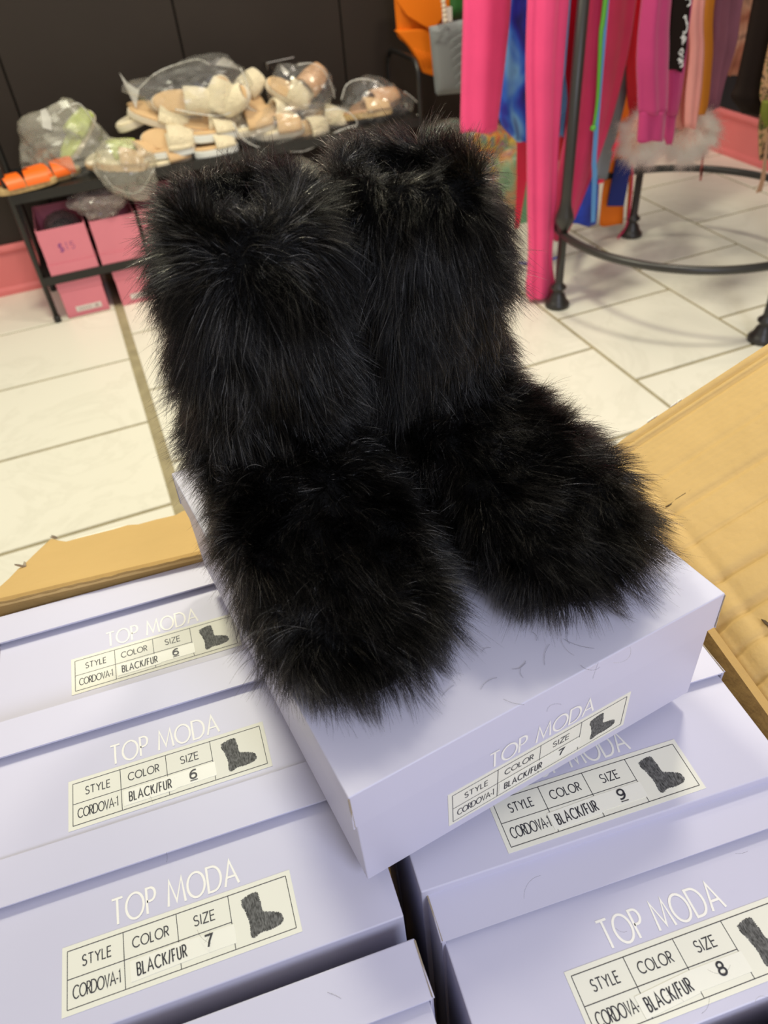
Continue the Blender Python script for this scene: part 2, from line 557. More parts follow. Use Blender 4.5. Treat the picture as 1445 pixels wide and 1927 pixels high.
GL = {
    'T': (0.62, [[(0, 1), (0.62, 1)], [(0.31, 1), (0.31, 0)]]),
    'O': (1.0, [arc(0.5, 0.5, 0.5, 0.5, 0, 360, 28)]),
    'P': (0.5, [[(0, 0), (0, 1), (0.22, 1)] + arc(0.22, 0.74, 0.27, 0.26, 90, -90) + [(0, 0.48)]]),
    'M': (0.98, [[(0, 0), (0.13, 1), (0.49, 0.12), (0.85, 1), (0.98, 0)]]),
    'D': (0.78, [[(0, 0), (0, 1), (0.28, 1)] + arc(0.28, 0.5, 0.5, 0.5, 90, -90, 14) + [(0, 0)]]),
    'A': (0.8, [[(0, 0), (0.4, 1), (0.8, 0)], [(0.15, 0.34), (0.65, 0.34)]]),
    'S': (0.5, [arc(0.25, 0.75, 0.22, 0.25, 35, 270, 12) + arc(0.25, 0.25, 0.25, 0.25, 90, -150, 12)]),
    'Y': (0.64, [[(0, 1), (0.32, 0.5), (0.64, 1)], [(0.32, 0.5), (0.32, 0)]]),
    'L': (0.42, [[(0, 1), (0, 0), (0.42, 0)]]),
    'E': (0.46, [[(0.46, 1), (0, 1), (0, 0), (0.46, 0)], [(0, 0.52), (0.42, 0.52)]]),
    'C': (0.86, [arc(0.5, 0.5, 0.5, 0.5, 45, 315, 20)]),
    'R': (0.52, [[(0, 0), (0, 1), (0.22, 1)] + arc(0.22, 0.74, 0.27, 0.26, 90, -90) + [(0, 0.48)], [(0.2, 0.48), (0.52, 0)]]),
    'I': (0.06, [[(0.03, 0), (0.03, 1)]]),
    'Z': (0.56, [[(0, 1), (0.56, 1), (0, 0), (0.56, 0)]]),
    'V': (0.68, [[(0, 1), (0.34, 0), (0.68, 1)]]),
    '-': (0.3, [[(0, 0.38), (0.3, 0.38)]]),
    '1': (0.18, [[(0, 0.86), (0.15, 1), (0.15, 0)]]),
    'B': (0.5, [[(0, 0), (0, 1), (0.25, 1)] + arc(0.25, 0.76, 0.23, 0.24, 90, -90) + [(0, 0.52)], [(0.25, 0.52)] + arc(0.25, 0.26, 0.26, 0.26, 90, -90) + [(0, 0)]]),
    'K': (0.54, [[(0, 0), (0, 1)], [(0.5, 1), (0, 0.42)], [(0.17, 0.58), (0.54, 0)]]),
    '/': (0.3, [[(0, -0.05), (0.3, 1.05)]]),
    'F': (0.44, [[(0.44, 1), (0, 1), (0, 0)], [(0, 0.5), (0.38, 0.5)]]),
    'U': (0.52, [[(0, 1), (0, 0.26)] + arc(0.26, 0.26, 0.26, 0.26, 180, 360) + [(0.52, 1)]]),
    '6': (0.55, [arc(0.275, 0.3, 0.275, 0.3, 0, 360, 18), arc(0.42, 0.42, 0.42, 0.55, 180, 70, 8)]),
    '7': (0.52, [[(0, 1), (0.52, 1)] + [(0.3, 0.5), (0.18, 0)]]),
    '8': (0.54, [arc(0.27, 0.75, 0.22, 0.24, 0, 360, 16), arc(0.27, 0.27, 0.27, 0.27, 0, 360, 18)]),
    '9': (0.55, [arc(0.275, 0.7, 0.275, 0.3, 0, 360, 18), arc(0.13, 0.58, 0.42, 0.55, 0, -110, 8)]),
    '$': (0.5, [arc(0.25, 0.75, 0.22, 0.25, 35, 270, 12) + arc(0.25, 0.25, 0.25, 0.25, 90, -150, 12), [(0.25, -0.12), (0.25, 1.12)]]),
    '5': (0.5, [[(0.46, 1), (0.06, 1), (0.03, 0.55)] + arc(0.22, 0.3, 0.27, 0.3, 110, -140, 12)]),
    ' ': (0.34, []),
}


LAYER = [0]


def stroke(pl, w):
    """flat mitred ribbon of width w along a 2D polyline -> verts (u, v, layer), faces"""
    P = [pl[0]]
    for p in pl[1:]:
        if math.hypot(p[0] - P[-1][0], p[1] - P[-1][1]) > 1e-7:
            P.append(p)
    h = w / 2
    closed = len(P) > 4 and math.hypot(P[0][0] - P[-1][0], P[0][1] - P[-1][1]) < 1e-6
    if closed:
        P = P[:-1]
    n = len(P)
    LAYER[0] = (LAYER[0] + 1) % 4
    ly = LAYER[0] * 0.00003
    v, f = [], []
    for k in range(n):
        if closed:
            a, b, c = P[k - 1], P[k], P[(k + 1) % n]
        else:
            a, b, c = P[max(k - 1, 0)], P[k], P[min(k + 1, n - 1)]
        d1 = Vector((b[0] - a[0], b[1] - a[1])) if k > 0 or closed else Vector((c[0] - b[0], c[1] - b[1]))
        d2 = Vector((c[0] - b[0], c[1] - b[1])) if k < n - 1 or closed else d1
        d1.normalize()
        d2.normalize()
        m = (d1 + d2)
        m = m.normalized() if m.length > 1e-6 else d1
        nm = Vector((-m.y, m.x))
        cosv = max(0.38, abs(nm.dot(Vector((-d1.y, d1.x)))))
        q = h / cosv
        e = 0.0
        v.append((b[0] + nm.x * q, b[1] + nm.y * q, ly))
        v.append((b[0] - nm.x * q, b[1] - nm.y * q, ly))
    for k in range(n if closed else n - 1):
        a, b = 2 * k, 2 * ((k + 1) % n)
        f.append((a, a + 1, b + 1, b))
    return v, f


def text2d(s, u0, u1, vb, h, wgt, gap=0.2, slant=0.0):
    tot = sum(GL[c][0] for c in s) + gap * (len(s) - 1)
    kx = (u1 - u0) / tot
    V, Fc = [], []
    x = 0.0
    for c in s:
        gw, strokes = GL[c]
        for pl in strokes:
            pts = [(u0 + (x + p[0] + slant * p[1]) * kx, vb + p[1] * h) for p in pl]
            v, f = stroke(pts, wgt)
            n = len(V)
            V += v
            Fc += [tuple(i + n for i in q) for q in f]
        x += gw + gap
    return V, Fc


def j2(*parts):
    V, Fc = [], []
    for v, f in parts:
        n = len(V)
        V += v
        Fc += [tuple(i + n for i in q) for q in f]
    return V, Fc


# ------------------------------------------------------------------ lilac shoe boxes
BW, BD = 0.276, 0.347


def shoe_box(label, size_digit, loc, rot, h=0.118, lidh=0.033, labtop=0.036, left=0.068, group=None, printed=True, rec=0.0022, BD=BD, tilt=(0, 0, 0)):
    """lying box: x width, y depth (front face at y=0), z up; label on the front face"""
    t = thing('shoe_box', label, 'box', loc, rot, group)
    s = 0.0022
    # base tray: walls with an inner hollow top is covered by the lid
    base = obj('base', box(s, BW - s, rec, BD - s, 0, h - 0.004), M['lilac'], t, world=False, bevel=0.0009)
    # lid: top plate plus four skirts
    th = 0.0016
    parts = [box(0, BW, 0, BD, h - th, h)]
    parts.append(box(0, BW, 0, th, h - lidh, h - th))
    parts.append(box(0, BW, BD - th, BD, h - lidh, h - th))
    parts.append(box(0, th, th, BD - th, h - lidh, h - th))
    parts.append(box(BW - th, BW, th, BD - th, h - lidh, h - th))
    lid_v, lid_f = box(0, BW, 0, BD, h - lidh, h)
    # one closed skin with the skirt's thickness turned in
    ins = 0.0018
    n = 8
    lid_f = [q for q in lid_f if q != (0, 3, 2, 1)]
    lid_v = lid_v + [(ins, ins, h - lidh), (BW - ins, ins, h - lidh), (BW - ins, BD - ins, h - lidh), (ins, BD - ins, h - lidh),
                     (ins, ins, h - ins), (BW - ins, ins, h - ins), (BW - ins, BD - ins, h - ins), (ins, BD - ins, h - ins)]
    lid_f += [(0, 8, 9, 1)[::-1], (1, 9, 10, 2)[::-1], (2, 10, 11, 3)[::-1], (3, 11, 8, 0)[::-1]]
    lid_f += [(8, 12, 13, 9), (9, 13, 14, 10), (10, 14, 15, 11), (11, 15, 12, 8), (12, 15, 14, 13)]
    lid = obj('lid', (lid_v, lid_f), M['lilac_lid'], t, world=False, bevel=0.0012, seg=3)
    # raw board showing along the glued front corners
    for xx in (-0.0003, BW - 0.0007):
        obj('corner_edge', box(xx, xx + 0.001, -0.0004, 0.0004, h - lidh, h - 0.0015), M['rawedge'], lid, world=False)
    if not printed:
        return t
    zt = h - lidh - labtop
    LW, LH = 0.14, 0.0335
    s = rec
    yb = s - 0.0004

    def flat(V2, y, dx=0.0, dz=0.0):
        return [(left + dx + u, y - l, zt + dz + v) for u, v, l in V2[0]], V2[1]

    m = 0.0032
    lb = obj('label', box(left - m, left + LW + m, yb, s + 0.0002, zt - LH - m, zt + m), M['label'], t, world=False)
    c1, c2, c3 = 0.245 * LW, 0.485 * LW, 0.725 * LW
    lw = 0.00045
    lines = j2(stroke([(0, 0), (LW, 0)], lw), stroke([(0, -LH), (LW, -LH)], lw), stroke([(0, 0), (0, -LH)], lw),
               stroke([(LW, 0), (LW, -LH)], lw), stroke([(c1, 0), (c1, -LH)], lw), stroke([(c2, 0), (c2, -LH)], lw),
               stroke([(c3, 0), (c3, -LH)], lw), stroke([(0, -LH / 2), (c3, -LH / 2)], lw))
    obj('grid_lines', flat(lines, yb - 0.0001), M['ink'], lb, world=False)
    st = 0.0007
    txt = j2(text2d('STYLE', 0.065 * LW, 0.19 * LW, -0.0115, 0.0062, st), text2d('COLOR', 0.285 * LW, 0.445 * LW, -0.0115, 0.0062, st),
             text2d('SIZE', 0.56 * LW, 0.655 * LW, -0.0115, 0.0062, st), text2d('CORDOVA-1', 0.025 * LW, 0.225 * LW, -0.0285, 0.0072, st, 0.13))
    obj('heading_lettering', flat(txt, yb - 0.0001), M['ink'], lb, world=False)
    # two stuck-on labels
    ta, tu, tv = math.radians(tilt[0]), tilt[1], tilt[2]
    pu, pv_ = 0.39 * LW, -0.0247

    def turn(u, v):
        du, dv = u - pu, v - pv_
        return pu + tu + du * math.cos(ta) - dv * math.sin(ta), pv_ + tv + du * math.sin(ta) + dv * math.cos(ta)

    ck = [turn(*c) for c in ((0.255 * LW, -0.0308), (0.52 * LW, -0.0308), (0.52 * LW, -0.0185), (0.255 * LW, -0.0185))]
    sk = prism([(left + u, yb - 0.0004, zt + v) for u, v in ck], (0, 0.0004, 0))
    sk2 = box(left + 0.475 * LW, left + 0.735 * LW, yb - 0.0003, yb, zt - 0.0298, zt - 0.0182)
    obj('sticker', sk, M['sticker'], lb, world=False)
    obj('sticker', sk2, M['sticker'], lb, world=False)
    bold = text2d('BLACK/FUR', 0.285 * LW, 0.5 * LW, -0.0284, 0.0072, 0.00085, 0.30)
    bold = ([(*turn(u, v), l) for u, v, l in bold[0]], bold[1])
    dg = text2d(size_digit, 0.60 * LW, 0.632 * LW, -0.0265, 0.0070, 0.0012)
    extra = [bold, dg]
    if size_digit in '69':
        extra.append(stroke([(0.597 * LW, -0.0280), (0.636 * LW, -0.0280)], 0.0006))
    obj('bold_lettering', flat(j2(*extra), yb - 0.00055), M['ink'], lb, world=False)
    # printed picture of the boot: fuzzy silhouette
    ctrl = [(0.20, 0.84), (0.38, 0.90), (0.50, 0.88), (0.53, 0.70), (0.54, 0.52), (0.64, 0.46), (0.80, 0.38), (0.85, 0.26), (0.80, 0.16),
            (0.62, 0.12), (0.45, 0.13), (0.33, 0.08), (0.27, 0.14), (0.28, 0.35), (0.24, 0.60), (0.20, 0.72), (0.20, 0.84)]
    cu = catmull(ctrl, 12)[:-1]
    rr = random.Random(3)
    cw, chh = LW - c3, LH
    pts = []
    for i, p in enumerate(cu):
        q = cu[(i + 1) % len(cu)]
        nx, ny = (q[1] - p[1]), -(q[0] - p[0])
        L = math.hypot(nx, ny) or 1
        k = rr.uniform(0.0, 0.026) * (1 if i % 2 else 0.1)
        pts.append((c3 + (p[0] + -nx / L * k * -1) * cw * 0.98, -chh + (p[1] + ny / L * k) * chh))
    cxm = sum(p[0] for p in pts) / len(pts)
    V3 = [(left + p[0], yb - 0.0001, zt + p[1]) for p in pts]
    obj('boot_picture', (V3, [tuple(range(len(V3)))]), M['boot_print'], lb, world=False)
    # shop print above the label
    tm = text2d('TOP MODA', 0.028, 0.110, 0.0062, 0.0165, 0.00155, 0.18)
    if labtop > 0.025:
        obj('brand_lettering', flat(tm, s - 0.0002), M['silver_print'], base, world=False)
    return t


def standing(x, y, z, yawdeg):
    """rotation for a box stood in the carton with its labelled side up; x,y,z = label's upper-left corner"""
    r = Matrix.Rotation(math.radians(yawdeg), 3, 'Z') @ Matrix.Rotation(-PI / 2, 3, 'X')
    return r


def carton_box(label, digit, lx, ly, lz, yaw, h, labtop, group=None, printed=True, roll=0.0, tilt=(0, 0, 0)):
    lidh = 0.033
    r = Matrix.Rotation(math.radians(yaw), 3, 'Z') @ Matrix.Rotation(-PI / 2 + math.radians(roll), 3, 'X')
    # local point of label's corner: (0.068, 0, h-lidh-labtop)
    p = r @ Vector((0.068, 0.003, h - lidh - labtop))
    loc = Vector((lx, ly, lz)) - p
    return shoe_box(label, digit, loc, r, h, lidh, labtop, group=group, printed=printed, rec=0.006, tilt=tilt)


GB = 'lilac shoe boxes stood on edge in the carton'
carton_box('lilac shoe box marked size 6 in the carton, next to the torn brown flap', '6', -0.136, 0.494, 0.705, -3.6, 0.1265, 0.0435, GB)
carton_box('lilac size 6 shoe box in the carton, between a size 6 and a size 7', '6', -0.142, 0.359, 0.723, -4.0, 0.1175, 0.040, GB)
carton_box('lilac shoe box marked size 7 in the carton, lowest fully readable label on the left', '7', -0.155, 0.244, 0.720, -4.3, 0.1225, 0.0405, GB, tilt=(1.5, 0.002, 0.0005))
carton_box('lilac shoe box at the bottom edge showing only its lid rim and blank side', '7', -0.166, 0.108, 0.719, -4.6, 0.118, 0.040, GB, printed=False)
carton_box('lilac shoe box marked size 9, partly under the box that carries the boots', '9', 0.132, 0.2235, 0.721, -5.8, 0.1155, 0.040, GB, tilt=(2.0, -0.0035, -0.0005))
carton_box('lilac shoe box marked size 8 at the lower right of the carton', '8', 0.127, 0.113, 0.707, -5.6, 0.1165, 0.040, GB, tilt=(4.0, -0.0055, -0.0010))
carton_box('lilac shoe box cut off at the bottom right corner below the size 8 box', '8', 0.114, -0.019, 0.706, -5.4, 0.118, 0.040, GB, printed=False)
TH = 0.110
TOPZ = 0.840
top_rot = Matrix.Rotation(math.radians(6.6), 3, 'Z') @ Matrix.Rotation(math.radians(-0.3), 3, 'X')
shoe_box('lilac shoe box marked size 7 lying flat with the fur boots on its lid', '7', (0.031, 0.2015, TOPZ - TH), top_rot, TH, 0.033, 0.031, left=0.066, BD=0.336)

# ------------------------------------------------------------------ the big carton
RZ = 0.716
BL, BR = Vector((-0.262, 0.591, 0)), Vector((0.401, 0.516, 0))
FR = Vector((0.294, -0.152, 0))
FL = BL + (FR - BR)
carton = thing('cardboard_carton', 'big open brown cardboard carton packed with lilac shoe boxes', 'carton', ((BL + BR + FR + FL) / 4))


def wall(a, b, out, z0=0.0, z1=RZ, th=0.007):
    o = Vector((out[0], out[1], 0)).normalized() * th
    return prism([a + Vector((0, 0, z0)), b + Vector((0, 0, z0)), b + Vector((0, 0, z1)), a + Vector((0, 0, z1))], o)


ub = (BR - BL).normalized()
vb = Vector((-ub.y, ub.x, 0))
ur = (BR - FR).normalized()
vr = Vector((ur.y, -ur.x, 0))
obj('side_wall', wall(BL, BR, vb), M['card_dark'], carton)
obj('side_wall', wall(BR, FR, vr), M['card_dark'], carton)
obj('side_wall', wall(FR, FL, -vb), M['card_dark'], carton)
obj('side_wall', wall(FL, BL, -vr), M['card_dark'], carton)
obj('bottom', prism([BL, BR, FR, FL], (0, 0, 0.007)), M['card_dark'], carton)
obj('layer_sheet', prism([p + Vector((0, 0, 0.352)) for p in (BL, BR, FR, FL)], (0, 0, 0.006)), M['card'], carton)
# back flap: folded out and drooping, left corner torn off
dr = math.radians(24)
fo = Vector((vb.x * math.cos(dr), vb.y * math.cos(dr), -math.sin(dr)))
nrm = ub.cross(fo).normalized()
if nrm.z < 0:
    nrm = -nrm
hz = Vector((0, 0, RZ + 0.001))
hp = BL + hz
ctl = [(0, 1104), (18, 1089), (36, 1070), (48, 1060), (66, 1042), (84, 1026), (98, 1013), (112, 1017), (124, 1019), (150, 1012), (185, 1003),
       (215, 996), (240, 988), (262, 986), (295, 977), (330, 969), (345, 962)]
edge = [at_plane(hp, nrm, px, py) for px, py in ctl]
# rough the torn left edge a little
edge = [e + ub * random.uniform(-0.0012, 0.0012) + fo * random.uniform(-0.001, 0.001) for e in edge]
q0 = at_plane(hp, nrm, 0, 1104)
start = BL + hz - ub * 0.02
far_r = BR + hz + fo * ((edge[-1] - hp).dot(fo) + 0.004)
back_flap = obj('back_flap', prism([start] + edge + [far_r, BR + hz], -nrm * 0.004), M['card'], carton)
# crumbled fold line along the hinge
fl = []
for i in range(90):
    a = i / 89
    p = (BL + hz).lerp(BR + hz, a) + Vector((0, 0, 0.0008 * noise.noise(Vector((a * 60, 0, 0))))) + vb * 0.0018 * noise.noise(Vector((a * 45, 3, 0)))
    fl.append(p)
obj('fold_crease', tube(fl, [0.0016 + 0.0009 * noise.noise(Vector((i * 0.9, 7, 0))) for i in range(90)], 6), M['card_dark'], back_flap)
for px, py, s in ((42, 1068, 0.008), (104, 1014, 0.006)):
    p = at_plane(hp, nrm, px, py)
    bits = []
    for k in range(3):
        d = Vector((random.uniform(-1, 0.4), random.uniform(-0.2, 1), random.uniform(-0.2, 0.7))).normalized() * s
        bits.append(prism([p, p + d, p + d * 0.7 + ub * s * 0.3, p + ub * s * 0.5], nrm * 0.001))
    obj('torn_tuft', join(*bits), M['rawedge'], back_flap)
paper = [(120, 1020), (150, 1014), (185, 1004), (215, 997), (240, 990), (240, 984), (215, 990), (185, 998), (150, 1007)]
obj('torn_paper', prism([at_plane(hp, nrm, *p) - nrm * 0.002 for p in paper], -nrm * 0.001), M['paper_tear'], back_flap)

# right flap: folded out, propped up, corrugated face
tl = math.radians(31)
FLAP_L, FLAP_W = 0.46, (BR - FR).length
orr = Vector((vr.x * math.cos(tl), vr.y * math.cos(tl), math.sin(tl)))
nr = orr.cross(ur).normalized()
if nr.z < 0:
    nr = -nr
P0 = BR + hz
nu, nv = 90, 230
V, Fc = [], []


def flap_h(s, v):
    """relief of the flap: s out from the hinge, v back from the far edge"""
    h = 0.0
    for v0, d, wd in ((0.0085, -0.0035, 0.0018), (0.014, 0.0018, 0.002), (0.019, -0.0025, 0.0018), (0.07, -0.002, 0.002), (0.115, -0.003, 0.0025), (0.155, -0.002, 0.002), (0.20, -0.0042, 0.003), (0.235, -0.0050, 0.003), (0.262, -0.003, 0.0025), (0.29, -0.0038, 0.0025), (0.33, -0.004, 0.003), (0.36, -0.003, 0.002)):
        h += d * math.exp(-((v - v0) / wd) ** 2)
    h += 0.00032 * math.sin(v * 2 * PI / 0.0075)
    h += 0.0016 * noise.noise(Vector((s * 5, v * 14, 0.3)))
    h += -0.0018 * math.exp(-((s - 0.035) / 0.004) ** 2) + -0.0012 * math.exp(-((s - 0.012) / 0.003) ** 2)
    # bend towards the hinge
    if s < 0.03:
        h -= 0.012 * (1 - s / 0.03) ** 2
    return h


for i in range(nu + 1):
    s = FLAP_L * (i / nu) ** 1.25
    for j in range(nv + 1):
        v = FLAP_W * (j / nv) ** 1.15
        V.append(P0 + orr * s - ur * v + nr * flap_h(s, v))
nb = len(V)
for i in range(nu + 1):
    s = FLAP_L * (i / nu) ** 1.25
    for j in range(nv + 1):
        v = FLAP_W * (j / nv) ** 1.15
        V.append(P0 + orr * s - ur * v + nr * ((-0.012 * (1 - s / 0.03) ** 2 if s < 0.03 else 0) - 0.0065))
st = nv + 1
for i in range(nu):
    for j in range(nv):
        a = i * st + j
        Fc.append((a, a + 1, a + st + 1, a + st))
        Fc.append((nb + a, nb + a + st, nb + a + st + 1, nb + a + 1))
for i in range(nu):
    a = i * st
    Fc.append((a, a + st, nb + a + st, nb + a))
    a = i * st + nv
    Fc.append((a, nb + a, nb + a + st, a + st))
for j in range(nv):
    Fc.append((j, nb + j, nb + j + 1, j + 1))
    a = nu * st + j
    Fc.append((a, a + 1, nb + a + 1, nb + a))
right_flap = obj('side_flap', (V, Fc), M['card'], carton, smooth=True)


def onflap(px, py, lift=0.0015):
    return at_plane(P0, nr, px, py) + nr * lift


tear = [(1252, 954), (1262, 948), (1269, 943), (1276, 934), (1289, 927), (1292, 930), (1308, 913), (1294, 928), (1287, 934), (1272, 943), (1264, 950)]
obj('tear_mark', prism([onflap(*p, 0.0006) for p in tear], -nr * 0.004), M['tear_dark'], right_flap)
tear = [(1432, 1165), (1441, 1168), (1450, 1176), (1450, 1182), (1440, 1174)]
obj('tear_mark', prism([onflap(*p, 0.0006) for p in tear], -nr * 0.004), M['tear_dark'], right_flap)
bits = []
for s0, L_ in ((0.072, 0.009), (0.080, 0.004), (0.099, 0.008), (0.108, 0.004)):
    # torn liner still clinging to the flap's far edge
    q = P0 + orr * s0 + ur * 0.0002 - nr * 0.0015
    ps = [q, q + orr * L_, q + orr * L_ * 0.9 + ur * random.uniform(0.001, 0.0025), q + orr * L_ * 0.55 + ur * random.uniform(0.0008, 0.0018),
          q + orr * L_ * 0.2 + ur * random.uniform(0.001, 0.003)]
    bits.append(prism(ps, nr * 0.003))
obj('torn_paper', join(*bits), M['paper_tear'], right_flap)


# ------------------------------------------------------------------ boots
def boot_rings(n=40, scale=1.0, H=0.235):
    """one skin: shaft rings, a fan round the instep, then forward rings to the toe; toe towards -y, heel at +y"""
    rings = []
    ps = []

    def ring(cy, cz, dirv, a, b, p=2.3):
        r = []
        for j in range(n):
            t = 2 * PI * j / n
            c, s_ = math.cos(t), math.sin(t)
            ca = math.copysign(abs(c) ** (2 / p), c) * a
            sb = math.copysign(abs(s_) ** (2 / p), s_) * b
            yy, zz = cy + dirv[0] * ca, cz + dirv[1] * ca
            r.append((sb, yy, max(zz, 0.0)))
        return r

    piv = (-0.053, 0.100)
    # hollow top
    rings.append(ring(0.0, H - 0.018, (1, 0), 0.022, 0.018))
    rings.append(ring(0.0, H - 0.010, (1, 0), 0.031, 0.026))
    rings.append(ring(0.0, H - 0.001, (1, 0), 0.037, 0.031))
    rings.append(ring(0.0, H, (1, 0), 0.042, 0.035))
    rings.append(ring(0.0, H - 0.008, (1, 0), 0.0485, 0.041))
    for i, z in enumerate(np.linspace(H - 0.022, 0.118, 8)):
        k = (H - z) / (H - 0.118)
        rings.append(ring(0.002 * k, z, (1, 0), 0.0515 + 0.006 * k, 0.0445 + 0.0095 * k))
    for th in np.linspace(0, 90, 10):
        t = math.radians(th)
        # distance from pivot to the outer skin
        d = (math.cos(t), -math.sin(t))
        L = min(0.110 / max(d[0], 1e-6), 0.100 / max(-d[1], 1e-6))
        L = min(L, 0.135)
        L = (L * 0.35 + 0.65 * ((abs(d[0]) / 0.110) ** 4 + (abs(d[1]) / 0.100) ** 4) ** (-0.25))
        cy, cz = piv[0] + d[0] * L / 2, piv[1] + d[1] * L / 2
        rings.append(ring(cy, cz, d, L / 2, 0.0540))
    for k, (yy, top, wd) in enumerate(((-0.075, 0.092, 0.0535), (-0.098, 0.084, 0.0555), (-0.120, 0.077, 0.0565), (-0.140, 0.070, 0.0555),
                                       (-0.158, 0.062, 0.0515), (-0.172, 0.053, 0.0435), (-0.183, 0.042, 0.031), (-0.188, 0.029, 0.013))):
        lo = 0.0 if k < 5 else (0.003, 0.008, 0.015)[k - 5]
        rings.append(ring(yy, (top + lo) / 2, (0, -1), (top - lo) / 2, wd, 2.5))
    return rings


def curves_obj(name, pos, counts, rad, m, parent):
    cu = bpy.data.hair_curves.new(name)
    cu.add_curves([int(c) for c in counts])
    cu.attributes['position'].data.foreach_set('vector', pos.astype(np.float32).ravel())
    ra = cu.attributes.get('radius') or cu.attributes.new('radius', 'FLOAT', 'POINT')
    ra.data.foreach_set('value', rad.astype(np.float32).ravel())
    cu.materials.append(m)
    o = bpy.data.objects.new(name, cu)
    C.objects.link(o)
    if parent is not None:
        o.parent = parent
    return o


def vnoise(P, scale, seed):
    """smooth vector noise by trilinear value noise, vectorised"""
    r = np.random.default_rng(seed)
    G = r.normal(size=(24, 24, 24, 3))
    Q = (P * scale) % 24
    i0 = np.floor(Q).astype(int)
    f = Q - i0
    f = f * f * (3 - 2 * f)
    i0 %= 24
    i1 = (i0 + 1) % 24
    out = 0
    for a in (0, 1):
        for b in (0, 1):
            for c in (0, 1):
                ix = (i1 if a else i0)[:, 0]
                iy = (i1 if b else i0)[:, 1]
                iz = (i1 if c else i0)[:, 2]
                wgt = (f[:, 0] if a else 1 - f[:, 0]) * (f[:, 1] if b else 1 - f[:, 1]) * (f[:, 2] if c else 1 - f[:, 2])
                out = out + wgt[:, None] * G[ix, iy, iz]
    return out


def sample_surface(vf, N, r):
    V = np.array([tuple(v) for v in vf[0]])
    T = []
    for q in vf[1]:
        for k in range(1, len(q) - 1):
            T.append((q[0], q[k], q[k + 1]))
    T = np.array(T)
    A, B, Cc = V[T[:, 0]], V[T[:, 1]], V[T[:, 2]]
    cr = np.cross(B - A, Cc - A)
    ar = np.linalg.norm(cr, axis=1)
    idx = r.choice(len(T), N, p=ar / ar.sum())
    # smooth vertex normals
    vn = np.zeros_like(V)
    for k in range(3):
        np.add.at(vn, T[:, k], cr)
    vn /= np.linalg.norm(vn, axis=1)[:, None] + 1e-12
    a, b = r.random(N), r.random(N)
    s_ = a + b > 1
    a[s_], b[s_] = 1 - a[s_], 1 - b[s_]
    c = 1 - a - b
    P = A[idx] * c[:, None] + B[idx] * a[:, None] + Cc[idx] * b[:, None]
    Nn = vn[T[idx, 0]] * c[:, None] + vn[T[idx, 1]] * a[:, None] + vn[T[idx, 2]] * b[:, None]
    Nn /= np.linalg.norm(Nn, axis=1)[:, None] + 1e-12
    return P, Nn


def make_fur(name, vf, N, parent, m, seed, comb, length=0.023, radius=0.00015, nclump=3600, clump=0.60, K=6, out=0.75, floor_z=0.0005, lvar=0.35):
    r = np.random.default_rng(seed)
    P, Nn = sample_surface(vf, N + nclump, r)
    cd_, lenf = comb(P, Nn)
    nz = vnoise(P, 38.0, seed + 1) * 0.42 + vnoise(P, 120.0, seed + 2) * 0.34
    D = Nn * out + cd_ + nz + r.normal(size=P.shape) * 0.20
    D /= np.linalg.norm(D, axis=1)[:, None]
    L = length * lenf * np.exp(r.normal(size=len(P)) * lvar * 0.6).clip(0.4, 1.55)
    Lc = L.copy()
    bend = cd_ * 0.55 + np.array([0, 0, -0.28]) + r.normal(size=P.shape) * 0.30 + vnoise(P, 60.0, seed + 5) * 0.30
    t = np.linspace(0, 1, K)
    pts = P[:, None, :] + L[:, None, None] * (D[:, None, :] * t[None, :, None] + bend[:, None, :] * (t ** 2)[None, :, None] * 0.55)
    kd = kdtree.KDTree(nclump)
    for i in range(nclump):
        kd.insert(P[N + i], i)
    kd.balance()
    own = np.array([kd.find(Vector(p))[1] for p in P[:N]])
    cp = pts[N:][own]
    w_ = (clump * (t ** 1.3))[None, :, None] * r.uniform(0.45, 1.0, N)[:, None, None]
    base = pts[:N]
    # pull towards the clump's strand, keeping each strand's own length
    tgt = cp + (base[:, :1, :] - cp[:, :1, :]) * 0.25
    pts = base * (1 - w_) + tgt * w_
    pts[:, :, 2] = np.maximum(pts[:, :, 2], floor_z + 0.002 * r.random((N, 1)))
    rad = np.tile((radius * (1 - 0.85 * t ** 1.6))[None, :], (N, 1)) * r.uniform(0.6, 1.25, N)[:, None]
    o = curves_obj(name, pts.reshape(-1, 3), [K] * N, rad, m, parent)
    return o


def boot_comb(P, Nn):
    z = P[:, 2]
    y = P[:, 1]
    d = np.zeros_like(P)
    shaft = np.clip((z - 0.075) / 0.05, 0, 1)
    top = np.clip((z - 0.205) / 0.03, 0, 1)
    foot = 1 - shaft
    d[:, 2] += -0.75 * shaft * (1 - top) + 0.12 * top
    d[:, 1] += -0.50 * foot * np.clip((0.04 - y) / 0.08, 0, 1) + 0.3 * foot * np.clip((y - 0.02) / 0.04, 0, 1)
    d[:, 2] += -0.30 * foot
    lf = 1.0 - 0.12 * foot - 0.08 * top
    inside = (Nn[:, 2] > 0.3) & (z > 0.19)
    lf = np.where(inside, 0.75, lf)
    low = z < 0.012
    lf = np.where(low & (Nn[:, 2] < -0.5), 0.25, lf)
    return d, lf


FURN = 90000


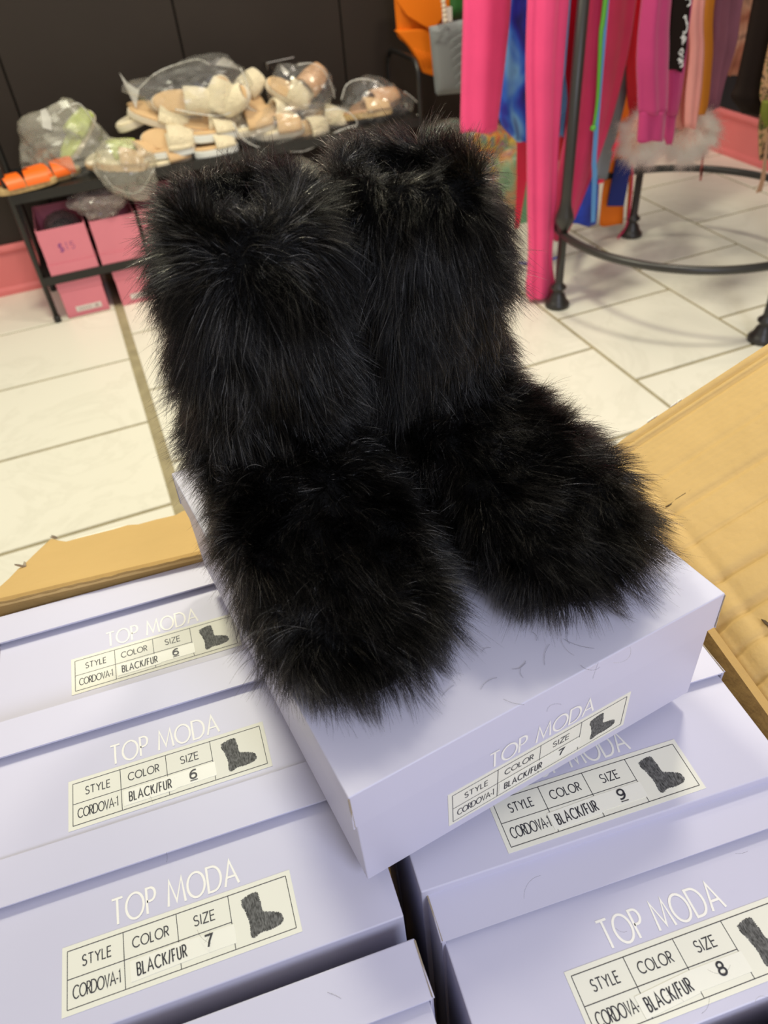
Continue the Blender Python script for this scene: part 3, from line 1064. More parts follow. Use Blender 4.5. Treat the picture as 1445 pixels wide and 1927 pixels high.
def boot(label, loc, yaw, seed, N=FURN, lean=(0, 0)):
    sh = Matrix.Rotation(math.radians(yaw), 3, 'Z')
    t = thing('fur_boot', label, 'boot', loc, sh, 'pair of black fur boots')
    vf = loft(boot_rings())
    vf = ([(x + lean[0] * max(z - 0.1, 0), y + lean[1] * max(z - 0.1, 0), z) for x, y, z in vf[0]], vf[1])
    upper = obj('upper', vf, M['blacksoft'], t, world=False, smooth=True)
    # sole: thin rubber plate under the foot
    pts = []
    for j in range(36):
        a = 2 * PI * j / 36
        yy = -0.068 + 0.120 * math.cos(a)
        pts.append((0.044 * math.sin(a) * (1 + 0.08 * math.cos(a + PI)), yy, 0.0))
    obj('sole', prism(pts, (0, 0, 0.006)), M['blacksoft'], t, world=False)
    f = make_fur('fur', vf, N, t, M['fur'], seed, boot_comb)
    f['kind'] = 'stuff'
    return t


boot('black long-haired fur boot in front, toe towards the viewer, standing on the lilac box', (0.075, 0.446, TOPZ + 0.001), -1.0, 11, lean=(0.025, 0.0))
boot('black long-haired fur boot behind the other one, toe pointing to the right', (0.180, 0.443, TOPZ + 0.001), 17.5, 12)


# ------------------------------------------------------------------ low black shoe rack
rack = thing('shoe_rack', 'low black metal shoe rack against the black wall, loaded with bagged slippers', 'rack', (0.49, 2.96, 0))
RXL, RXR, RYF, RYB = -0.25, 1.222, 2.822, 3.12


def arch(xx):
    path = [(xx, RYF, 0.0), (xx, RYF, 0.57)]
    for a in np.linspace(0, 90, 6)[1:]:
        path.append((xx, RYF + 0.06 * (1 - math.cos(math.radians(a))), 0.57 + 0.065 * math.sin(math.radians(a))))
    for a in np.linspace(90, 0, 6):
        path.append((xx, RYB - 0.06 * (1 - math.cos(math.radians(a))), 0.57 + 0.065 * math.sin(math.radians(a))))
    path.append((xx, RYB, 0.0))
    return tube(path, 0.0095, 8)


obj('side_frame', arch(RXL), M['blackmetal'], rack, smooth=True)
obj('side_frame', arch(RXR), M['blackmetal'], rack, smooth=True)
for zz in (0.452, 0.168):
    sh = obj('shelf', join(box(RXL, RXR, RYF - 0.008, RYF + 0.010, zz - 0.03, zz), box(RXL, RXR, RYB - 0.01, RYB + 0.008, zz - 0.03, zz),
                           box(RXL, RXL + 0.012, RYF, RYB, zz - 0.02, zz), box(RXR - 0.012, RXR, RYF, RYB, zz - 0.02, zz)), M['blackmetal'], rack)
    obj('shelf_panel', box(RXL + 0.012, RXR - 0.012, RYF + 0.01, RYB - 0.01, zz - 0.012, zz - 0.002), M['blackmetal'], sh)
obj('brace', tube([(RXL, RYF, 0.168), (RXL, RYB, 0.452)], 0.005, 6), M['blackmetal'], rack)
for xx in (RXL, RXR):
    for yy in (RYF, RYB):
        obj('foot_cap', lathe([(0.012, 0.0), (0.013, 0.004), (0.013, 0.02), (0.010, 0.024)], (xx, yy), 12), M['blackmetal'], rack, smooth=True)
for xx in (RXL,):
    for zz in (0.60, 0.52):
        obj('bolt', tube([(xx, RYF - 0.013, zz - 0.06), (xx, RYF - 0.008, zz - 0.06)], 0.004, 8), M['chrome'], rack)

# ------------------------------------------------------------------ pink shoe boxes


def pink_box(label, x0, x1, y0, y1, z0, h, kind, group, sticker=False, price=False, upside=True):
    t = thing('shoe_box', label, 'box', ((x0 + x1) / 2, (y0 + y1) / 2, z0), group=group)
    th = 0.003
    if kind == 'open':
        # open tray standing in its own lid
        w_ = [box(x0 + 0.003, x1 - 0.003, y0 + 0.003, y0 + 0.003 + th, z0 + 0.002, z0 + h), box(x0 + 0.003, x1 - 0.003, y1 - 0.006, y1 - 0.003, z0 + 0.002, z0 + h),
              box(x0 + 0.003, x0 + 0.006, y0 + 0.006, y1 - 0.006, z0 + 0.002, z0 + h), box(x1 - 0.006, x1 - 0.003, y0 + 0.006, y1 - 0.006, z0 + 0.002, z0 + h),
              box(x0 + 0.006, x1 - 0.006, y0 + 0.006, y1 - 0.006, z0 + 0.002, z0 + 0.006)]
        body = obj('tray', join(*w_), M['pinkbox'], t)
        l_ = [box(x0, x1, y0, y0 + 0.002, z0, z0 + 0.036), box(x0, x1, y1 - 0.002, y1, z0, z0 + 0.036), box(x0, x0 + 0.002, y0, y1, z0, z0 + 0.036),
              box(x1 - 0.002, x1, y0, y1, z0, z0 + 0.036), box(x0, x1, y0, y1, z0 - 0.001, z0 + 0.001)]
        obj('lid', join(*l_), M['pinkbox'], t)
    else:
        body = obj('tray', box(x0 + 0.002, x1 - 0.002, y0 + 0.002, y1 - 0.002, z0, z0 + h - 0.002), M['pinkbox'], t, bevel=0.001)
        obj('lid', box(x0, x1, y0, y1, z0 + h - 0.035, z0 + h), M['pinkbox'], t, bevel=0.0012)
    if sticker:
        cx = (x0 + x1) / 2
        s = obj('sticker', box(cx - 0.04, cx + 0.052, y0 + 0.0006, y0 + 0.003, z0 + 0.018, z0 + 0.038), M['whitepaper'], t)
        marks = j2(*[stroke([(cx - 0.028 + i * 0.009, z0 + 0.028), (cx - 0.023 + i * 0.009, z0 + 0.028)], 0.007) for i in range(5)],
                   stroke([(cx + 0.03, z0 + 0.028), (cx + 0.040, z0 + 0.028)], 0.011))
        obj('sticker_print', ([(u, y0 + 0.0004 - l, v) for u, v, l in marks[0]], marks[1]), mat('faded_print', (0.45, 0.33, 0.32), 0.7), s)
    if price:
        cx = (x0 + x1) / 2
        tx = j2(text2d('$', cx - 0.026, cx - 0.012, z0 + 0.075, 0.026, 0.0032), text2d('35', cx - 0.004, cx + 0.026, z0 + 0.078, 0.024, 0.0016, 0.35)) if '3' in GL else \
            j2(text2d('$', cx - 0.026, cx - 0.012, z0 + 0.075, 0.026, 0.0032), text2d('15', cx - 0.002, cx + 0.026, z0 + 0.078, 0.024, 0.0016, 0.5))
        obj('price_lettering', ([(u, y0 + 0.0022 - l, v) for u, v, l in tx[0]], tx[1]), M['marker'], t)
    return t


GP = 'pink shoe boxes on the rack'
GF = 'pink shoe boxes on the floor under the rack'
MZ = 0.169
pink_box('open pink shoe box with a handwritten price, leftmost on the rack shelf', -0.218, -0.049, 2.815, 3.10, MZ, 0.155, 'open', GP, price=True)
pink_box('plain pink shoe box second on the shelf, smoky bag on its rim', -0.040, 0.122, 2.815, 3.10, MZ, 0.153, 'open', GP)
pink_box('plain pink shoe box third on the shelf, half hidden by the fur boot', 0.131, 0.292, 2.818, 3.10, MZ, 0.158, 'open', GP)
pink_box('pink shoe box with a white sticker on the tiles by the rack foot', -0.214, -0.060, 2.825, 3.10, 0.0, 0.136, 'shut', GF, sticker=True)
pink_box('pink shoe box with a white sticker on the tiles, half hidden by the fur boot', -0.016, 0.140, 2.825, 3.10, 0.0, 0.134, 'shut', GF, sticker=True)


# ------------------------------------------------------------------ shoes and bags on the rack
def stadium(L, W, n=28, waist=0.12):
    pts = []
    for j in range(n):
        a = 2 * PI * j / n
        c, s = math.cos(a), math.sin(a)
        x = L / 2 * math.copysign(abs(c) ** 0.8, c)
        wv = W / 2 * (1 + waist * c * 0.9 - waist * 0.6 * math.exp(-(c / 0.35) ** 2))
        pts.append((x, wv * math.copysign(abs(s) ** 0.85, s)))
    return pts


def slipper(label, loc, rot, mats, L=0.215, W=0.085, group='bagged slippers on the rack', thick=0.022, strap=True, name='slipper'):
    """sole along x (toe +x), upper band over the toe half"""
    t = thing(name, label, 'slipper', loc, rot, group)
    up, insole, sole = mats
    pts = stadium(L, W)
    rings = [[(x * k, y * k, z) for x, y in pts] for z, k in ((0, 0.94), (0.004, 1.0), (thick - 0.003, 1.0), (thick, 0.985))]
    obj('sole', loft(rings), sole, t, world=False, smooth=False)
    rings = [[(x * k, y * k, z) for x, y in pts] for z, k in ((thick, 0.96), (thick + 0.005, 0.95), (thick + 0.007, 0.88))]
    obj('insole', loft(rings), insole, t, world=False, smooth=True)
    rings = []
    n = 14
    for i, xx in enumerate(np.linspace(-0.005, L / 2 - 0.012, 8)):
        k = math.sqrt(max(0.05, 1 - ((xx - 0.02) / (L / 2 - 0.012)) ** 2 * 0.85)) if xx > 0.02 else 1.0
        hw = W / 2 * 1.06 * k
        hh = 0.048 * (1 - 0.45 * (i / 7) ** 1.5)
        outer = [(xx, hw * math.cos(a), thick + hh * math.sin(a) * 1.0) for a in np.linspace(0, PI, n)]
        inner = [(xx, hw * 0.86 * math.cos(a), thick + (hh - 0.009) * math.sin(a)) for a in np.linspace(PI, 0, n)]
        rings.append(outer + inner)
    obj('upper_band', loft(rings), up, t, world=False, smooth=True)
    return t


def rotm(rx, ry, rz):
    return (Matrix.Rotation(math.radians(rz), 3, 'Z') @ Matrix.Rotation(math.radians(ry), 3, 'Y') @ Matrix.Rotation(math.radians(rx), 3, 'X'))


def crumpled(name, label, c, size, m, seed, group=None, rot=None, amp=0.28, tail=None, sub=4, hood=True, parent=None):
    """a crumpled film bag: faceted closed skin round its contents, pinched tails"""
    bm = bmesh.new()
    bmesh.ops.create_icosphere(bm, subdivisions=sub, radius=1.0)
    off = Vector((seed * 3.1, seed * 7.7, seed * 1.3))
    R = rot if rot is not None else Matrix.Identity(3)
    vs = []
    for v in bm.verts:
        d = v.co.normalized()
        n1 = noise.noise(d * 1.6 + off)
        n2 = 1 - abs(noise.noise(d * 3.2 + off * 2)) * 2
        n3 = 1 - abs(noise.noise(d * 7.5 + off * 3)) * 2
        k = 1 + amp * (0.55 * n1 + 0.35 * (n2 - 0.5) + 0.20 * (n3 - 0.5))
        if tail:
            for tv, tl, sharp in tail:
                a = max(0.0, d.dot(Vector(tv).normalized()))
                k += tl * a ** sharp
        p = R @ Vector((d.x * size[0] * k, d.y * size[1] * k, d.z * size[2] * k))
        vs.append(Vector(c) + p)
    fs = [tuple(v.index for v in f.verts) for f in bm.faces]
    bm.free()
    if label is None:
        return obj(name, (vs, fs), m, parent)
    o = thing(name, label, 'bag', c, None, group)
    obj('film', (vs, fs), m, o)
    return o


FL_ = (M['slipper_fluff'], M['slipper_tan'], M['slipper_sole'])
TN_ = (M['slipper_tan'], M['slipper_fluff'], M['slipper_sole'])
WH_ = (M['slipper_fluff'], M['slipper_tan'], M['white_sole'])
SZ = 0.455


def P2(px, py, yv):
    return at(1, yv, px, py)


def slip_at(label, px, py, yv, r, mats, **k):
    return slipper(label, P2(px, py, yv), rotm(*r), mats, **k)


# orange sandals at the left end
for lab, px, py, yv, rz, rx in (('orange strap sandal with cork sole, front one at the rack end', 58, 368, 2.845, 12, 0),
                                ('orange strap sandal with cork sole, behind the front one', 105, 352, 2.90, 20, 8)):
    p = P2(px, py, yv)
    p.z = max(p.z, SZ + 0.001)
    t = thing('sandal', lab, 'sandal', p, rotm(rx, 0, rz), 'orange sandals on the rack')
    pts = stadium(0.20, 0.075)
    obj('sole', loft([[(x * k, y * k, z) for x, y in pts] for z, k in ((0, 0.95), (0.003, 1), (0.017, 1), (0.019, 0.97))]), M['cork'], t, world=False)
    for xx, wd, tw in ((0.040, 0.075, 0.2), (-0.045, 0.055, -0.2)):
        rings = []
        for a in np.linspace(0, PI, 14):
            yy, zz = 0.040 * math.cos(a), 0.018 + 0.034 * math.sin(a)
            x0 = xx + tw * yy
            nr_ = Vector((0, math.cos(a), math.sin(a))) * 0.003
            rings.append([(x0 - wd / 2, yy, zz), (x0 + wd / 2, yy, zz), (x0 + wd / 2, yy + nr_.y, zz + nr_.z), (x0 - wd / 2, yy + nr_.y, zz + nr_.z)])
        obj('strap', loft(rings), M['orange'], t, world=False, smooth=False)
# neon shoes in a hazy bag
t = slipper('neon green mesh shoe inside the hazy bag at the left of the rack', P2(150, 262, 2.98), rotm(10, -38, 30), (M['neon'], M['neon'], M['slipper_sole']), L=0.20, W=0.08, group='neon shoes in the hazy bag', thick=0.018)
t = slipper('neon green mesh shoe lying flat in the hazy bag beside the cream slippers', P2(215, 300, 2.90), rotm(20, -5, 8), (M['neon'], M['slipper_sole'], M['slipper_tan']), L=0.20, W=0.08, group='neon shoes in the hazy bag', thick=0.018)
crumpled('plastic_bag', 'hazy plastic bag with neon green shoes standing at the left of the rack', P2(135, 285, 2.97), (0.135, 0.10, 0.105), M['bag_haze'], 1, 'plastic bags on the rack',
         tail=[((0.15, 0, 1), 0.55, 10), ((-0.75, 0, 1), 0.55, 14), ((-1, 0, -0.25), 0.3, 5)])
crumpled('plastic_bag', 'hazy plastic bag sagging over the rack edge above the pink boxes', P2(238, 318, 2.83), (0.095, 0.075, 0.085), M['bag_haze'], 2, 'plastic bags on the rack',
         tail=[((0.35, 0, -1), 0.35, 6), ((-0.5, 0, 0.8), 0.2, 5)])
slipper('tan slipper inside the hazy bag sagging over the rack edge', P2(232, 318, 2.85), rotm(0, 8, -8), (M['slipper_tan'], M['slipper_fluff'], M['slipper_tan']), L=0.17, W=0.08)
crumpled('plastic_bag', 'smoky crumpled plastic bag resting on the rims of the open pink boxes', P2(190, 382, 2.86), (0.080, 0.06, 0.045), M['bag_smoke'], 3, 'plastic bags on the rack', amp=0.5,
         tail=[((-1, 0, 0.5), 0.3, 6)])
# black shoe in the open box
t = slipper('shiny black shoe wrapped in film inside the open pink box', (-0.13, 2.95, MZ + 0.07), rotm(0, 10, 80), (M['black_shoe'], M['black_shoe'], M['black_shoe']), L=0.22, W=0.08, group='black shoe in the pink box')
crumpled('plastic_bag', 'clear film round the black shoe in the open pink box', (-0.13, 2.95, MZ + 0.115), (0.062, 0.105, 0.045), M['bag_smoke'], 5, 'plastic bags on the rack', amp=0.2)

# cream slippers, left pile
slip_at('cream plush slipper lying on top of the left pile', 300, 232, 2.94, (12, 22, -12), FL_)
slip_at('cream plush slipper standing on its side in the left pile', 318, 268, 2.90, (50, 8, -6), FL_, L=0.19)
slip_at('cream plush slipper in the middle layer of the left pile', 322, 292, 2.88, (0, 0, -4), WH_, L=0.18)
slip_at('cream slipper at the bottom of the left pile by the rack edge', 318, 312, 2.87, (0, 0, 10), TN_, L=0.18, thick=0.018)
slip_at('tan slipper peeping out behind the left pile', 262, 232, 2.98, (0, -12, 12), TN_, L=0.16)
slip_at('tan slipper under the left pile next to the sagging bag', 262, 305, 2.88, (0, 0, 15), TN_, L=0.15)
# white soled slippers, centre
slip_at('white soled cream slipper on the rack edge between the piles', 408, 290, 2.86, (0, 0, 4), WH_, L=0.16, thick=0.026)
slip_at('white soled cream slipper stacked on the one at the rack edge', 405, 262, 2.88, (0, 3, 8), WH_, L=0.17, thick=0.026)
# the big top bag
slip_at('cream plush slipper with tan insole at the left inside the big top bag', 350, 196, 2.93, (55, 6, -8), FL_, L=0.23)
slip_at('cream plush slipper upright in the middle of the big top bag', 405, 205, 2.92, (75, -62, 5), FL_, L=0.22)
slip_at('cream plush slipper leaning right inside the big top bag', 432, 200, 2.92, (68, -28, -40), FL_, L=0.21)
slip_at('white soled slipper at the right end of the big top bag', 462, 178, 2.99, (40, -30, 20), WH_, L=0.18)
crumpled('plastic_bag', 'big clear plastic bag of cream slippers on top of the pile', P2(378, 172, 2.94), (0.178, 0.10, 0.090), M['bag_clear'], 7, 'plastic bags on the rack', amp=0.22, sub=4,
         tail=[((-1, 0, 0.40), 0.60, 40), ((0.25, 0, 1), 0.28, 10)])
# lower centre bag
slip_at('tan slipper at the left inside the wide clear bag', 470, 248, 2.90, (10, -4, -4), TN_, L=0.20)
slip_at('cream plush slipper tilted inside the wide clear bag', 508, 222, 2.93, (20, 25, 10), FL_, L=0.20)
slip_at('tan slipper in the middle of the wide clear bag', 525, 252, 2.89, (15, 0, -8), TN_, L=0.19)
slip_at('cream slipper at the right inside the wide clear bag', 578, 248, 2.90, (70, 0, 8), WH_, L=0.16)
crumpled('plastic_bag', 'wide clear plastic bag of tan slippers hanging over the rack edge', P2(530, 238, 2.90), (0.185, 0.085, 0.070), M['bag_clear'], 9, 'plastic bags on the rack', amp=0.24,
         tail=[((1, 0, 0.25), 0.35, 14), ((0.3, 0, -1), 0.2, 4)])
# nude sandals bag
slip_at('nude leather sandal in the round shiny bag', 575, 170, 2.96, (50, -30, 20), (M['nude'], M['slipper_fluff'], M['brown']), L=0.20)
slip_at('cream sandal in the round shiny bag', 540, 180, 2.95, (30, 30, -15), FL_, L=0.17)
crumpled('plastic_bag', 'round shiny clear bag with nude sandals under the wall hook', P2(572, 168, 2.95), (0.105, 0.09, 0.085), M['bag_clear'], 13, 'plastic bags on the rack', amp=0.34,
         tail=[((-0.6, 0, 0.8), 0.3, 20), ((-1, 0, 0.1), 0.3, 8)])
# right bag with nude pumps
slip_at('nude leather pump in the clear bag at the right end of the rack', 705, 205, 2.94, (15, -8, 6), (M['nude'], M['brown'], M['brown']), L=0.22)
slip_at('tan leather pump below the nude one at the right end of the rack', 690, 222, 2.90, (-10, 0, -6), (M['slipper_tan'], M['nude'], M['cork']), L=0.20)
crumpled('plastic_bag', 'clear plastic bag with nude pumps at the right end of the rack', P2(700, 200, 2.93), (0.120, 0.095, 0.088), M['bag_clear'], 17, 'plastic bags on the rack', amp=0.22,
         tail=[((1, 0, -0.1), 0.45, 14), ((-0.2, 0, 0.9), 0.12, 3)])
crumpled('plastic_bag', 'pale plastic bag on the lower shelf seen between the two boots', P2(572, 330, 2.87), (0.06, 0.05, 0.06), M['bag_haze'], 21, 'plastic bags on the rack', amp=0.4)

M['bag_rim'] = plastic('folded_poly_rim', (0.95, 0.95, 0.92), 0.45, 0.25, (0.90, 0.89, 0.84))


def rim(bag_px, parent_label, yv, rad=0.0035):
    """rolled, folded edge of film along a bag"""
    par = [o for o in C.objects if o.get('label') == parent_label][0]
    P_ = [Vector(q) for q in catmull([tuple(at(1, yv, *p)) for p in bag_px], 6)]
    obj('rolled_edge', tube(P_, [rad * (0.7 + 0.5 * math.sin(i * 1.3) ** 2) for i in range(len(P_))], 7), M['bag_rim'], par, smooth=True)


def film(px, parent_label, yv, dy=0.03):
    par = [o for o in C.objects if o.get('label') == parent_label][0]
    P_ = [at(1, yv + dy * noise.noise(Vector((p[0] * 0.05, p[1] * 0.05, 0))), *p) for p in px]
    obj('loose_film', prism(P_, (0, 0.0006, 0)), M['bag_rim'], par)


TB = 'big clear plastic bag of cream slippers on top of the pile'
WB = 'wide clear plastic bag of tan slippers hanging over the rack edge'
NB = 'clear plastic bag with nude pumps at the right end of the rack'
RB = 'round shiny clear bag with nude sandals under the wall hook'
HB = 'hazy plastic bag with neon green shoes standing at the left of the rack'
SB = 'hazy plastic bag sagging over the rack edge above the pink boxes'
rim([(452, 128), (462, 150), (467, 172), (458, 195), (438, 210), (410, 218), (372, 214), (330, 206)], TB, 2.86, 0.0030)
rim([(252, 176), (290, 140), (330, 122), (372, 112), (395, 122)], TB, 2.95, 0.0020)
film([(224, 136), (240, 156), (262, 170), (256, 205), (244, 180)], TB, 2.93)
film([(404, 122), (420, 107), (438, 116), (452, 132), (430, 126)], TB, 2.93)
rim([(438, 232), (458, 262), (492, 279), (532, 284), (572, 284), (604, 268), (634, 248), (668, 236)], WB, 2.83, 0.0030)
rim([(612, 208), (640, 205), (662, 216), (672, 232), (664, 244)], WB, 2.84, 0.0025)
rim([(642, 188), (652, 160), (676, 149), (702, 152), (722, 164)], NB, 2.90, 0.0025)
rim([(760, 172), (776, 184), (792, 204), (776, 226), (748, 248)], NB, 2.90, 0.0022)
rim([(560, 122), (585, 119), (606, 130), (622, 156), (630, 185)], RB, 2.92, 0.0018)
film([(528, 122), (536, 128), (545, 136), (540, 142), (530, 134)], RB, 2.92)
rim([(108, 214), (128, 200), (148, 195), (166, 214), (184, 240)], HB, 2.90, 0.0020)
film([(76, 208), (86, 204), (96, 222), (98, 246), (80, 240)], HB, 2.90)
rim([(196, 330), (214, 352), (250, 364), (272, 350), (290, 318)], SB, 2.78, 0.0020)
slip_at('cream plush slipper filling the gap above the white soled pair', 388, 240, 2.92, (30, 10, 6), FL_, L=0.20)
slip_at('tan slipper wedged between the top bag and the wide bag', 455, 222, 2.97, (35, -15, 20), TN_, L=0.20)
slip_at('cream slipper seen edge on at the right of the wide bag', 612, 232, 2.95, (20, 12, -20), FL_, L=0.18)

# wall hook
hk = thing('wall_hook', 'chrome double hook fixed to the black wall above the bags', 'hook', at(1, 3.185, 505, 120))
p = at(1, 3.15, 502, 119)
q = at(1, 3.15, 553, 108)
obj('bar', tube([p, q], 0.0032, 8), M['chrome'], hk)
obj('arm', tube([(p.x, 3.19, p.z), (p.x, 3.15, p.z), (p.x, 3.15, p.z - 0.022)], 0.003, 8), M['chrome'], hk)
obj('arm', tube([(p.x + 0.02, 3.19, p.z - 0.02), (p.x + 0.02, 3.16, p.z - 0.02)], 0.003, 8), M['chrome'], hk)


# ------------------------------------------------------------------ handbags on the wall
def handbag(name, label, corners, th, m, quilt, group=None, yv=3.06, flap=None, n=14):
    """soft flat bag given by its front outline on the plane y=yv"""
    P = [at(1, yv, *c) for c in corners]
    cx = sum((p.x for p in P)) / len(P)
    t = thing(name, label, 'handbag', (cx, yv + th / 2, min(p.z for p in P)))
    # bilinear puffed patch front + back
    a, b, c, d = P  # TL TR BR BL
    V, Fc = [], []
    for side in (1, -1):
        for i in range(n + 1):
            for j in range(n + 1):
                u, v = i / n, j / n
                p = (a * (1 - u) + b * u) * (1 - v) + (d * (1 - u) + c * u) * v
                edge = (1 - (2 * u - 1) ** 6) * (1 - (2 * v - 1) ** 6)
                hgt = th / 2 * max(edge, 0) ** 0.5
                if quilt and side == 1:
                    g1 = abs(math.sin((u * 1.0 + v * 1.0) * PI * quilt))
                    hgt -= 0.006 * (1 - g1) ** 3 * edge
                p = Vector((p.x, yv + th / 2 - side * hgt, p.z))
                V.append(p)
    s = n + 1
    k = s * s
    for i in range(n):
        for j in range(n):
            q0 = i * s + j
            Fc.append((q0, q0 + 1, q0 + s + 1, q0 + s))
            Fc.append((k + q0, k + q0 + s, k + q0 + s + 1, k + q0 + 1))
    body = obj('body', (V, Fc), m, t, smooth=True)
    return t, body, P


t, body, P = handbag('handbag', 'orange quilted handbag hanging on the wall above the rack end', [(742, -60), (848, -60), (848, 146), (752, 72)], 0.05, M['handbag_orange'], 9, yv=3.02, n=26)
fp = [at(1, 3.005, *c) for c in ((742, -60), (848, -60), (850, 12), (812, 58), (765, 30), (744, 0))]
obj('flap', prism(fp, (0, -0.008, 0)), M['handbag_orange'], t, bevel=0.003)
obj('chain_strap', tube([at(1, 3.03, 770, -60), at(1, 3.05, 790, -260), at(1, 3.03, 830, -60)], 0.004, 8), M['chrome'], t)
pp = [at(1, 3.008, *c) for c in ((745, 58), (772, 90), (790, 118), (798, 138), (820, 145), (850, 147), (850, 50))]
obj('front_panel', prism(pp, (0, 0.03, 0)), M['handbag_orange'], t, bevel=0.006)
qv = [tube([at(1, 3.004, 752 + 9 * i, 5 + 4 * i), at(1, 3.004, 790 + 7 * i, 40 + 2 * i)], 0.0018, 6) for i in range(4)]
qv += [tube([at(1, 3.008, 780 + 8 * i, 90 + 3 * i), at(1, 3.008, 800 + 8 * i, 128 + 1.5 * i)], 0.0018, 6) for i in range(6)]
obj('quilt_ridge', join(*qv), M['handbag_orange'], t, smooth=True)
t, body, P = handbag('handbag', 'grey quilted handbag with a pearl strap beside the orange one', [(812, 52), (885, 36), (885, 176), (824, 182)], 0.045, M['handbag_grey'], 0, yv=2.90, n=18)
fp = [at(1, 2.888, *c) for c in ((842, 44), (886, 34), (886, 165), (858, 168), (846, 120))]
qv = []
for i in range(7):
    qv.append(tube([at(1, 2.886, 846 + 2 * i, 62 + 17 * i), at(1, 2.886, 880, 40 + 17 * i)], 0.0022, 6))
obj('quilt_ridge', join(*qv), M['handbag_grey'], t, smooth=True)
obj('flap_edge', tube([at(1, 2.884, 814, 60), at(1, 2.880, 828, 60), at(1, 2.884, 838, 48)], 0.0035, 8), M['handbag_grey'], t, smooth=True)
bd = []
for i in range(9):
    pc = at(1, 2.885, 838 - 1.0 * i, 38 - 9 * i)
    bm = bmesh.new()
    bmesh.ops.create_icosphere(bm, subdivisions=2, radius=0.009)
    bd.append(([pc + v.co for v in bm.verts], [tuple(v.index for v in f.verts) for f in bm.faces]))
    bm.free()
obj('pearl_strap', join(*bd), M['pearl'], t, smooth=True)
tg = [at(1, 2.883, *c) for c in ((832, 14), (850, 12), (851, 40), (833, 43))]
obj('price_tag', prism(tg, (0, 0.001, 0)), M['whitepaper'], t)
t, body, P = handbag('handbag', 'green handbag just showing above the grey one', [(852, -60), (884, -60), (884, 34), (850, 38)], 0.04, mat('green_leather', (0.03, 0.14, 0.03), 0.5), 0, yv=2.97, n=8)


# ------------------------------------------------------------------ colourful wrapped goods behind the boots
def bundle(label, px, py, yv, size, m, seed, bagm, tilt=(0, 0, 0)):
    c = at(1, yv, px, py)
    c.z = max(c.z, size[2] * 1.1)
    t = thing('wrapped_clothing', label, 'clothing', c, rotm(*tilt), 'colourful wrapped clothing beside the rack')
    inv = Matrix.Identity(4)
    bm = bmesh.new()
    bmesh.ops.create_icosphere(bm, subdivisions=4, radius=1.0)
    V = []
    for v in bm.verts:
        d = v.co
        k = 1 + 0.12 * noise.noise(d * 2.5 + Vector((seed, 0, 0)))
        e = [math.copysign(abs(c_) ** 0.7, c_) for c_ in d]
        V.append((e[0] * size[0] * k, e[1] * size[1] * k, e[2] * size[2] * k))
    Fc = [tuple(v.index for v in f.verts) for f in bm.faces]
    obj('cloth', (V, Fc), m, t, world=False, smooth=True)
    V2 = []
    for v in bm.verts:
        d = v.co
        n2 = 1 - abs(noise.noise(d * 4 + Vector((seed * 3, 1, 0)))) * 2
        k = 1.12 + 0.10 * n2
        e = [math.copysign(abs(c_) ** 0.75, c_) for c_ in d]
        V2.append((e[0] * size[0] * k, e[1] * size[1] * k, e[2] * size[2] * k))
    obj('film', (V2, Fc), bagm, t, world=False)
    bm.free()
    return t


bundle('teal and grey wrapped garment at the top left of the colourful pile', 838, 262, 3.05, (0.10, 0.06, 0.06), ramp_mat('teal_print', [(0.03, 0.12, 0.12), (0.08, 0.22, 0.18), (0.20, 0.12, 0.14), (0.05, 0.20, 0.10)], 14), 1, M['bag_haze'])
bundle('orange and red striped wrapped garment in the colourful pile', 925, 275, 3.02, (0.16, 0.08, 0.075), M['rainbow'], 2, M['bag_clear'], (0, 20, 0))
bundle('multicoloured wrapped garment with a clear sleeve in the colourful pile', 888, 318, 2.90, (0.14, 0.06, 0.05), M['multi'], 3, M['bag_clear'], (0, 32, 0))
bundle('yellow and red wrapped garment standing by the pink trousers', 968, 345, 2.93, (0.055, 0.07, 0.16), ramp_mat('yellow_red_print', [(0.75, 0.10, 0.02), (0.75, 0.50, 0.02), (0.80, 0.60, 0.05), (0.45, 0.05, 0.08)], 11, 0.5, (2, 1, 0.5)), 4, M['bag_clear'], (0, 18, 0))
bundle('green and mauve wrapped garment low in the colourful pile', 975, 420, 2.88, (0.12, 0.08, 0.12), ramp_mat('green_mauve_print', [(0.10, 0.25, 0.12), (0.25, 0.42, 0.22), (0.65, 0.25, 0.05), (0.40, 0.20, 0.30)], 12), 5, M['bag_clear'])
bundle('rainbow wrapped garment at the bottom of the colourful pile', 905, 400, 3.0, (0.20, 0.10, 0.11), M['rainbow'], 6, M['bag_clear'])

# ------------------------------------------------------------------ round clothes rail
def circum(a, b, c):
    d = 2 * (a[0] * (b[1] - c[1]) + b[0] * (c[1] - a[1]) + c[0] * (a[1] - b[1]))
    qa, qb, qc = (p[0] ** 2 + p[1] ** 2 for p in (a, b, c))
    return Vector(((qa * (b[1] - c[1]) + qb * (c[1] - a[1]) + qc * (a[1] - b[1])) / d, (qa * (c[0] - b[0]) + qb * (a[0] - c[0]) + qc * (b[0] - a[0])) / d, 0))


